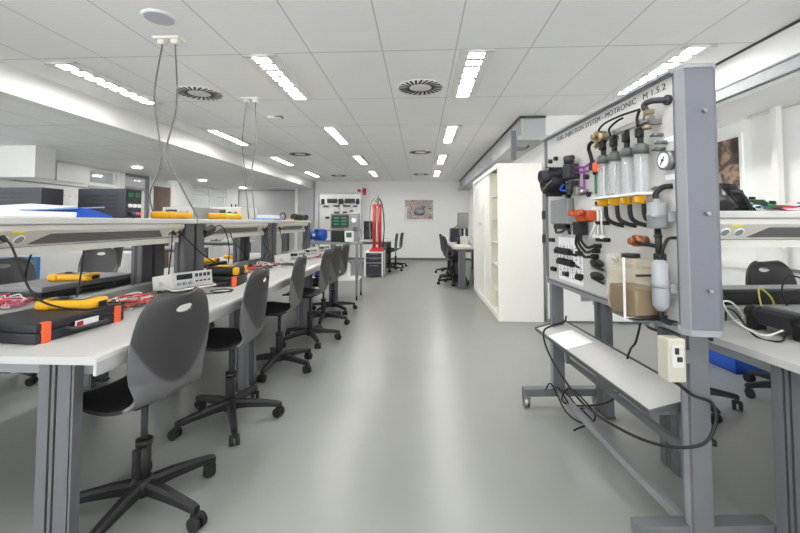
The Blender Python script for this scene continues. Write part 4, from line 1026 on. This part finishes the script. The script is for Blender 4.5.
for k in range(16):
    a = 2*PI*k/16; m_.box((.05, .088*math.cos(a), .12+.088*math.sin(a)), (.16, .006, .012), rot=(a+PI/2, 0, 0))
m_.box((.05, 0, .04), (.14, .14, .04)); m_.build('motor_body', BLUEM, t)
MB().cyl((-.12, 0, .12), (-.05, 0, .12), .07, n=24).box((.02, -.06, .19), (.07, .06, .05), bev=.006).build('end_bell', BLUEM, t)
MB().tube([(-.11+.0*k, .075*math.cos(k*PI/8), .12+.085*math.sin(k*PI/8)) for k in range(-4, 13)], .008).build('guard_hoop', GREYI, t)
MB().box((-.02, -.078, .12), (.05, .02, .04)).build('name_plate', WHITE, t)
for k, (x, d, m, l) in enumerate(((-1.62, (.22, .2, .2), BLUE, 'blue bin on the lower shelf of the trolley'), (-1.30, (.25, .22, .22), WHITE, 'white canister on the lower shelf of the trolley'))):
    tt = thing('storage_bin', l, 'bin', (x, 6.5, .335)); MB().box((0, 0, d[2]/2), d, bev=.02).build('bin_body', m, tt); MB().box((0, 0, d[2]+.008), (d[0]*.9, d[1]*.9, .02), bev=.005).build('lid', m, tt)

# drawer pedestal with the red column, board on its stand, poster, red box
t = thing('drawer_unit', 'dark drawer cabinet with a light frame carrying the red column', 'cabinet', (-1.07, 9.25, 0))
MB().box((0, 0, .29), (.40, .50, .50), bev=.003).build('body', GREYI, t)
for x in (-.2, .2):
    for y in (-.25, .25): MB().box((x, y, .285), (.035, .035, .57), bev=.003).build('post', CREAM, t)
for z, hh in ((.49, .10), (.38, .10), (.18, .26)):
    d = MB().box((0, -.258, z), (.35, .02, hh-.012), bev=.003).build('drawer', PSUM, t); MB().box((0, -.272, z+hh*.3), (.20, .012, .012)).build('handle', ALUL, d)
MB().box((0, 0, .555), (.44, .54, .025), bev=.004).build('top', CREAM, t)
t = thing('red_column', 'tall red test column with chains and cables on the drawer cabinet', 'test column', (-1.02, 9.2, .568))
MB().box((0, 0, .02), (.34, .26, .04), bev=.004).box((0, 0, .06), (.24, .18, .05), bev=.004).build('base', REDM, t)
for x in (-.065, .065): MB().cyl((x, 0, .08), (x, 0, 1.08), .040, n=16).build('tube', REDM, t)
MB().box((0, 0, 1.08), (.21, .10, .05), bev=.006).build('head_plate', REDM, t)
MB().tube(arc([(-.15, -.02, .25), (-.17, -.02, .7), (-.15, -.02, 1.05), (-.08, -.02, 1.2), (.02, -.02, 1.24), (.1, -.02, 1.15)]), .012).build('grey_hose', GALV, t)
MB().tube(arc([(.14, -.03, .1), (.17, -.03, .5), (.15, -.03, .9), (.10, -.03, 1.15), (.02, -.03, 1.22), (-.06, -.03, 1.14)]), .013).build('black_hose', BLACK2, t)
MB().tube(arc([(.0, -.05, 1.0), (.02, -.06, .6), (.0, -.05, .2)]), .008).build('copper_pipe', COPPER, t)
MB().cyl((.02, 0, 1.10), (.02, 0, 1.30), .02).box((.0, -.02, 1.17), (.10, .06, .06), bev=.01).build('valve_head', BRASS, t)
t = thing('display_board', 'white demonstration board of black engine parts standing at the back left', 'board', (-2.4, 11.7, 0))
MB().box((0, 0, 1.56), (1.27, .05, 1.10)).build('panel', BOARD, t)
f = MB()
for x in (-.64, .64): f.box((x, 0, 1.06), (.05, .07, 2.12))
for z in (1.0, 2.1): f.box((0, 0, z), (1.28, .07, .04))
f.box((-.64, 0, .03), (.06, .6, .05)); f.box((.64, 0, .03), (.06, .6, .05)); f.build('frame', ALUL, t)
for k, (x, z, w, h) in enumerate(((-.52, 1.86, .10, .2), (-.24, 1.88, .30, .16), (.03, 1.86, .14, .2), (.30, 1.88, .30, .16), (.53, 1.86, .10, .2), (-.42, 1.72, .16, .05), (-.1, 1.73, .2, .04), (.2, 1.73, .22, .05), (.46, 1.72, .12, .05),
                                  (-.1, 1.53, .16, .08), (.15, 1.54, .12, .06), (.34, 1.58, .10, .05), (-.38, 1.38, .12, .08), (-.2, 1.37, .14, .05), (.0, 1.38, .12, .09), (.2, 1.37, .3, .04), (.45, 1.38, .14, .08))):
    m_ = MB(); m_.box((x, -.04, z), (w, .05, h*.8), bev=.008)
    for q in range(3): m_.cyl((x-w*.3+w*.3*q, -.05, z-h*.4), (x-w*.3+w*.3*q, -.05, z+h*.4), w*.09, n=10)
    m_.build('engine_part', (BLACK, DARKG, BLACK, PSUM)[k % 4], t)
t = thing('wall_alarm', 'small red boxes high on the back wall beside the demonstration board', 'alarm box', (-1.93, YB, 2.26))
MB().box((.05, -.04, 0), (.12, .08, .22), bev=.01).build('red_box', REDM, t); MB().box((-.12, -.03, .04), (.10, .06, .08), bev=.008).build('call_point', REDM, t)
t = thing('speaker_box', 'black speaker cabinet standing on the bench behind the red column', 'speaker', (-1.35, 10.35, .795))
MB().box((0, 0, .24), (.26, .28, .48), bev=.01).build('housing', BLACK, t); MB().cyl((0, -.14, .16), (0, -.15, .16), .09, n=24).build('driver', DARKG, t); MB().cyl((0, -.14, .36), (0, -.15, .36), .05, n=20).build('tweeter', DARKG, t)
t = thing('wall_poster', 'engine photograph poster on the white back wall', 'poster', (-.06, YB-.012, 1.63))
MB().box((0, 0, 0), (.93, .02, .70), bev=.002).build('print', PIC1, t)
en = MB(); en.lathe([(.02, 0), (.17, .0), (.19, .004), (.02, .006)], (.02, -.012, -.05), 30, Matrix.Rotation(PI/2, 4, 'X') @ Matrix.Diagonal((1, .62, 1, 1)))
en.build('engine_cover', mat('poster_grey', (.36, .38, .42), .4), t)
MB().box((-.42, -.0115, -.10), (.05, .002, .46)).box((0, -.0115, -.315), (.9, .002, .05)).build('print_border', PAPER, t)

# machines on the far right bench
t = thing('bench_drill', 'grey bench machine with a column on the nearer far-right bench', 'machine', (.86, 8.15, .78))
MB().box((0, 0, .02), (.28, .34, .04), bev=.004).build('base', GREYI, t); MB().cyl((.08, 0, .03), (.08, 0, .66), .03).build('column', ALUD, t)
MB().box((0, 0, .50), (.20, .26, .32), bev=.02).build('head', GREYI, t); MB().cyl((-.06, -.05, .20), (-.06, -.05, .36), .025).build('spindle', STEEL, t); MB().box((-.02, 0, .14), (.16, .2, .03)).build('machine_table', DARKG, t)
MB().tube([(-.09, -.1, .42), (-.2, -.14, .34)], .008).sph((-.2, -.14, .34), .018).build('lever', BLACK, t)
t = thing('small_engine', 'small engine model with pale base at the end of the far-right bench', 'machine', (.80, 7.68, .78))
MB().box((0, 0, .02), (.28, .24, .04), bev=.004).build('base', CREAM2, t); MB().box((.03, 0, .12), (.14, .14, .16), bev=.02).build('block', BEIGE, t); MB().cyl((-.1, 0, .1), (-.05, 0, .1), .06, n=20).build('flywheel', DARKG, t)
t = thing('dark_monitor', 'tall dark cabinet screen by the wall on the far right bench', 'screen', (1.30, 8.9, .78))
MB().box((0, 0, .45), (.10, .5, .9), bev=.01).build('housing', DARKG, t); MB().box((-.052, 0, .55), (.006, .42, .5)).build('screen', SCRN, t)
t = thing('control_box', 'grey control box on the farther right bench', 'control box', (.85, 9.5, .78))
MB().box((0, 0, .16), (.3, .4, .32), bev=.01).build('housing', PSUM, t); MB().box((-.152, 0, .2), (.006, .3, .16)).build('display', LCD, t)

# ------------------------------------------------------------------ left side room
t = thing('drawer_cabinet', 'blue drawer cabinet against the wall at the left picture edge', 'cabinet', (-6.28, 5.56, 0), R(90))
MB().box((0, 0, .35), (.82, .55, .70), bev=.004).build('body', CABB, t)
for k in range(6): 
    d = MB().box((-.02, -.283, .10+k*.105), (.70, .02, .085), bev=.003).build('drawer', GREYI, t); MB().box((-.02, -.297, .125+k*.105), (.60, .012, .014)).build('handle', ALUL, d)
t = thing('whiteboard', 'whiteboard with faint red marks on the left wall', 'whiteboard', (XL+.012, 6.75, 1.42))
MB().box((0, 0, 0), (.02, 1.9, 1.0), bev=.003).build('surface', WHITE, t); 
for s in (-1, 1): MB().box((.002, 0, s*.505), (.03, 1.94, .025)).build('frame', ALUL, t)
mk = MB()
for r in range(3):
    for q in range(4): mk.box((.0108, .2+.13*q, .32-.20*r), (.0014, .05, .012)); mk.box((.0108, .17+.13*q, .29-.20*r), (.0014, .008, .05))
mk.build('red_marks', mat('red_marker', (.72, .45, .45), .7), t)
t = thing('white_cupboard', 'low white cupboard beside the blue drawer cabinet', 'cupboard', (-5.15, 6.6, 0))
MB().box((0, 0, .37), (.9, .45, .74), bev=.004).build('body', WHITE, t)
for x in (-.22, .22): d = MB().box((x, -.232, .38), (.43, .02, .68), bev=.003).build('door', WHITE, t); MB().box((x*.2, -.248, .45), (.015, .012, .12)).build('handle', ALUL, d)
t = simple_bench('side_bench', 'grey bench in the left side room before the glazed partition', (-5.9, 7.4, 0), 1.5, .75, .76)
t = simple_bench('side_bench', 'grey bench far back in the left side room', (-5.9, 9.6, 0), 1.5, .75, .76)
for x, y, l in ((-5.3, 7.75, 'dark desktop screen on the side room bench, nearer one'), (-5.3, 9.95, 'dark desktop screen on the side room bench, farther one')):
    t = thing('monitor', l, 'monitor', (x, y, .76), 0, 'side room monitors')
    MB().box((0, .05, .008), (.22, .18, .016), bev=.004).cyl((0, .07, .01), (0, .07, .2), .02).build('stand', BLACK, t)
    MB().box((0, .03, .32), (.52, .04, .33), bev=.005).build('bezel', BLACK, t); MB().box((0, .007, .325), (.49, .005, .29)).build('screen', SCRN, t)
t = thing('grey_screen', 'large grey partition screen on the far left back wall', 'screen', (-5.15, YB-.03, 0))
MB().box((0, 0, 1.2), (1.98, .03, 2.2)).build('panel', mat('screen_grey', (.47, .47, .475), .8), t)
f = MB(); f.box((0, -.005, 2.31), (2.04, .05, .04)); f.box((-1.0, -.005, 1.15), (.04, .05, 2.3)); f.box((1.0, -.005, 1.15), (.04, .05, 2.3)); f.build('frame', ALUL, t)
for x, l in ((-6.42, 'narrow black door handle plate on the far left wall, left one'), (-6.27, 'narrow black door handle plate on the far left wall, right one')):
    o = MB().box((0, -.01, 0), (.035, .02, .20), bev=.004).build('handle_plate', BLACK, None, (x, YB, 1.76)); tag(o, l, 'handle plate', 'handle plates')

# ------------------------------------------------------------------ camera, world, view
F = 395.; yaw = R(3.); pit = R(2.4); cyp = 205.44
cd = bpy.data.cameras.new('camera'); co_ = bpy.data.objects.new('camera', cd); COL.objects.link(co_)
cd.sensor_width = 36.; cd.sensor_fit = 'HORIZONTAL'; cd.lens = F/800*36; cd.shift_y = -(266.5-cyp)/800; cd.clip_start = .05
co_.location = (0, 0, 1.25); co_.rotation_euler = (PI/2+pit, 0, yaw)
SC.camera = co_
w = bpy.data.worlds.new('world'); SC.world = w; w.use_nodes = True
w.node_tree.nodes['Background'].inputs['Color'].default_value = (.98, .99, 1., 1); w.node_tree.nodes['Background'].inputs['Strength'].default_value = 3.2
SC.view_settings.view_transform = 'Standard'; SC.view_settings.look = 'None'; SC.view_settings.gamma = 1.; SC.view_settings.use_curve_mapping = False
SC.view_settings.exposure = 1.47
SC.cycles.max_bounces = 10; SC.cycles.diffuse_bounces = 7; SC.cycles.glossy_bounces = 4; SC.cycles.transmission_bounces = 6; SC.cycles.transparent_max_bounces = 10
SC.cycles.caustics_reflective = False; SC.cycles.caustics_refractive = False
